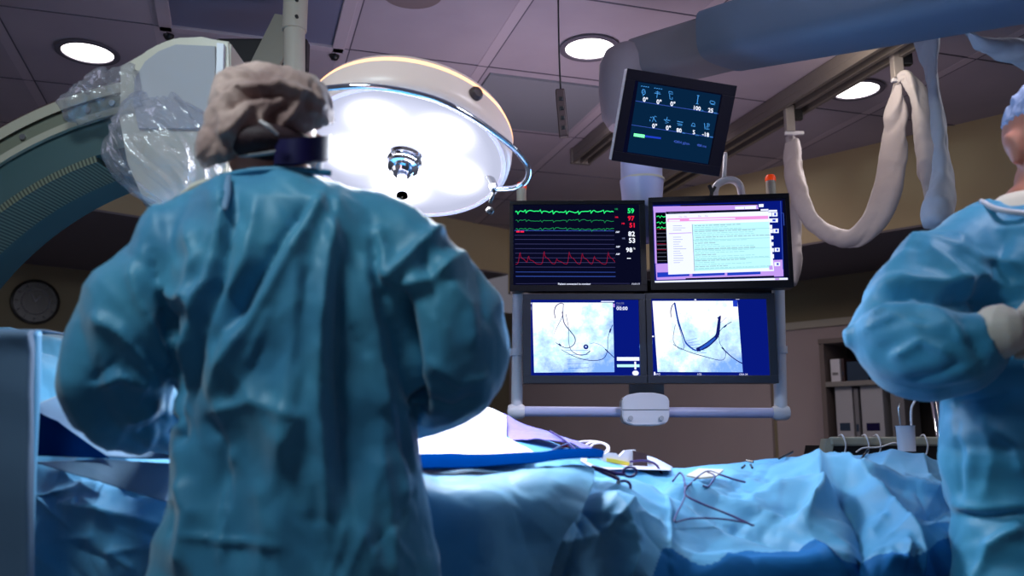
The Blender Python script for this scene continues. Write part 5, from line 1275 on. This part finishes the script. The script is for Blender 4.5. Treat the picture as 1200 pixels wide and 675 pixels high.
tors = [(1160,1302,247,.075,.0),(1138,1324,258,.11,0),(1108,1352,275,.135,0),(1098,1366,310,.15,0),(1100,1372,380,.155,0),(1103,1372,450,.155,0),(1106,1370,520,.15,0),(1112,1366,590,.15,0),(1116,1366,604,.147,0),(1114,1372,630,.155,0),(1112,1378,700,.16,0),(1106,1384,800,.165,0),(1098,1392,960,.17,0),(1092,1398,1060,.17,0)]
loft(bg, [ringE(a, b, y, YR, d_, yo) for a, b, y, d_, yo in tors])
limb(bg, [(1175,272,YR,.075),(1138,290,YR-.01,.085),(1098,328,YR-.03,.098),(1066,372,YR-.05,.108),(1060,398,YR-.07,.108),(1090,410,YR-.13,.098),(1130,408,YR-.19,.085),(1172,392,YR-.235,.058)])
tube(bg, [P(1065,385,YR-.05), P(1032,391,YR-.05), P(1006,395,YR-.05), P(986,397,YR-.05)], [.105,.086,.052,.018], 24, 5)
limb(bg, [(1290,272,YR,.075),(1340,290,YR-.01,.09),(1390,350,YR-.03,.10),(1405,420,YR-.05,.10),(1375,435,YR-.15,.08),(1310,412,YR-.24,.05)])
me = remeshed(bg, .007, 6); co, no = mesh_arrays(me); qx_, qy_ = to_px(co); back = np.clip(-no[:, 1]*1.5+.4, 0, 1)
s = facet(co[:,0]+co[:,1], co[:,2]*1.2, .10, 53)*.014+facet(co[:,0]+co[:,1], co[:,2], .05, 55)*.006
s += crease_field(qx_, qy_, [
    ([(1025,352),(1070,345),(1110,352),(1165,358),(1195,350)], -.016, 7), ([(1020,340),(1060,325),(1110,330),(1170,320)], .016, 10), ([(1030,365),(1080,362),(1120,380),(1135,410)], .016, 9),
    ([(1080,290),(1110,300),(1130,340)], .012, 10), ([(1120,270),(1150,300),(1200,310)], .012, 9), ([(1010,390),(1050,375),(1085,385)], .01, 8), ([(1120,370),(1140,400),(1160,440)], -.012, 9),
    ([(1030,320),(1060,300),(1090,262)], .014, 9), ([(1100,470),(1150,466),(1200,455)], -.02, 8), ([(1108,602),(1150,606),(1210,600)], -.012, 5), ([(1108,594),(1150,597),(1210,592)], .008, 5),
    ([(1040,420),(1080,400),(1120,415)], .012, 7), ([(1020,375),(1050,355),(1080,350)], .012, 6), ([(1130,300),(1160,330),(1200,335)], .012, 8), ([(1060,450),(1100,440),(1130,425)], -.01, 8), ([(1180,270),(1170,310),(1190,340)], -.01, 8), ([(1120,490),(1128,540),(1122,590)], -.01, 8), ([(1160,500),(1190,520),(1200,560)], .01, 10),
    ([(1115,500),(1140,530),(1130,580)], .012, 12), ([(1150,640),(1180,625),(1200,620)], .012, 8), ([(1135,690),(1160,640),(1200,615)], .014, 9), ([(1150,480),(1165,540),(1150,590)], .01, 14)])*back
set_co(me, co+no*s[:, None]); strip_below(me, .36)
gw2 = world_mesh('gown', me, M['gown2'], rp_)
b1 = bmesh.new(); loft(b1, [ringE(1150,1314,252,YR,.085), ringE(1160,1302,240,YR,.08), ringE(1172,1290,230,YR,.074), ringE(1176,1286,232,YR,.07)], cap=False); obj('undershirt', b1, M['shirt'], rp_, smooth=True)
b1 = bmesh.new(); tube(b1, [P(1150,236,YR-.02), P(1168,245,YR-.07), P(1200,250,YR-.10), P(1240,252,YR-.10), P(1290,236,YR-.06)], .006, 10); obj('neckline', b1, M['white'], rp_, smooth=True)
o = grid_mesh('surgical_cap', cap_surface(P(1234,146,YR+.005), .092, .112, .108, None, 57, -.03, 0), M['capblue'], rp_)
b1 = bmesh.new(); fwd = Rr @ Vector((0,1,0)); sphere(b1, hr+fwd*.078+(Rr @ Vector((0,0,-.055))), (.058,.040,.050), Rr, 24); obj('face_mask', b1, M['mask'], rp_, smooth=True)
for q in (-1, 1):
    b1 = bmesh.new(); ce = hr+(Rr @ (Vector((q*.033,.0815,.008))*1.06)); sphere(b1, ce, (.0115,)*3, None, 16); e_ = obj('eye', b1, M['white'], rp_, smooth=True)
    b1 = bmesh.new(); sphere(b1, ce+fwd*.008, (.005,)*3, None, 12); obj('iris', b1, M['darkbrown'], e_, smooth=True)
bt_ = bmesh.new()
for q in (-1, 1): tube(bt_, [(pz2.x+q*.10, YR, .75), (pz2.x+q*.10, YR, .5), (pz2.x+q*.1, YR, .1)], [.1,.085,.075], 24, 4)
obj('trousers', bt_, M['trouser'], rp_, smooth=True)
bt_ = bmesh.new()
for q in (-1, 1): sphere(bt_, (pz2.x+q*.1, YR-.07, .05), (.058,.14,.052), None, 20)
obj('shoes', bt_, M['shoe'], rp_, smooth=True)
#SECTION LIGHTS
def light(name, kind, loc, power, col, size=.3, target=None, spot=None, blend=.5, shape='DISK', spread=None, rot=None):
    l = bpy.data.lights.new(name, kind); l.energy = power; l.color = col
    if kind == 'AREA':
        l.shape = shape; l.size = size
        if spread: l.spread = math.radians(spread)
    if kind in ('SPOT', 'POINT'): l.shadow_soft_size = size
    if spot: l.spot_size = math.radians(spot); l.spot_blend = blend
    o = bpy.data.objects.new(name, l); C.objects.link(o); o.location = loc
    if target is not None: o.rotation_euler = (Vector(target)-Vector(loc)).to_track_quat('-Z', 'Y').to_euler()
    return o
light('surgical_light', 'AREA', LC+LN*.02, 20, (.88,.92,1), .5, LC+LN, spread=150)
light('surgical_beam', 'SPOT', LC+lx*.1+LN*.01, 14, (.9,.9,1), .03, P(560, 530, 2.2), spot=40, blend=.8)
light('surgical_beam', 'SPOT', LC-lx*.1+LN*.01, 18, (.85,.92,1), .03, P(800, 590, 2.05), spot=70, blend=.8)
for c in DL: light('downlight_lamp', 'SPOT', c-Vector((0,0,.04)), 22, (1,.9,.86), .09, (c.x, c.y, 0), spot=140, blend=.8)
light('room_fill', 'AREA', (-.95, .8, 2.75), 24, (.76,.95,1), .5, (-.45, 1.6, 1.2))  # unseen fill added above the surgeon to light shoulders and back
light('room_fill', 'AREA', (2.2, 2.3, 2.6), 6, (.85,.92,1), .6, (1.0, 2.1, 1.0))  # unseen overhead fill on the drape and right-hand person, no fixture there
light('monitor_light', 'AREA', P(765,340,2.93), 7, (.2,.5,1), .6, (.6, 1.8, 1.2))
light('left_fill', 'AREA', (-2.4, 2.0, 2.6), 3, (.75,.75,1), .8, (-1.0, 2.4, 1.3))  # unseen bluish fill towards the imaging arm, no fixture there
light('room_fill', 'AREA', (1.3, 1.5, 2.75), 13, (.85,.85,1), .4, (.5, 3.0, 1.5), spread=90)  # unseen fill added to brighten the monitors and their rack
light('ceiling_fill', 'AREA', (.2, 3.6, 1.6), 7, (.95,.78,.92), 1.0, (.2, 3.6, 2.8), spread=160)  # unseen upward fill added to brighten the ceiling
light('wall_fill', 'AREA', (.7, 4.2, 2.7), 7, (1,.86,.84), .5, (.9, 6.2, 1.1), spread=120)  # unseen warm fill added to raise the grey wall behind the monitors
light('wall_fill', 'AREA', (1.3, 3.3, 2.68), 1.8, (1,.86,.66), .4, (2.4, 4.6, 2.0), spread=140)  # unseen weak warm fill on the right wall, no fixture there
w = bpy.data.worlds.new('world'); SC.world = w; w.use_nodes = True
w.node_tree.nodes['Background'].inputs[0].default_value = (.55,.52,.62,1); w.node_tree.nodes['Background'].inputs[1].default_value = .21

# groups of like things
GR = {'ceiling light': 'round recessed ceiling downlights', 'monitor': 'medical monitors hung above the table', 'cable sleeve': 'hanging fabric cable sleeves',
      'capped post': 'orange capped posts on the monitor rack', 'ceiling rail': 'aluminium ceiling rails', 'rail hanger': 'clips holding the cable sleeves',
      'box': 'boxes on the wall shelves', 'folder': 'folders on the upper shelf', 'cable': 'cables and leads on the drape', 'ceiling stud': 'dark studs beside the ceiling panel'}
for o in C.objects:
    if o.parent is None and o.get('category') in GR: o['group'] = GR[o['category']]
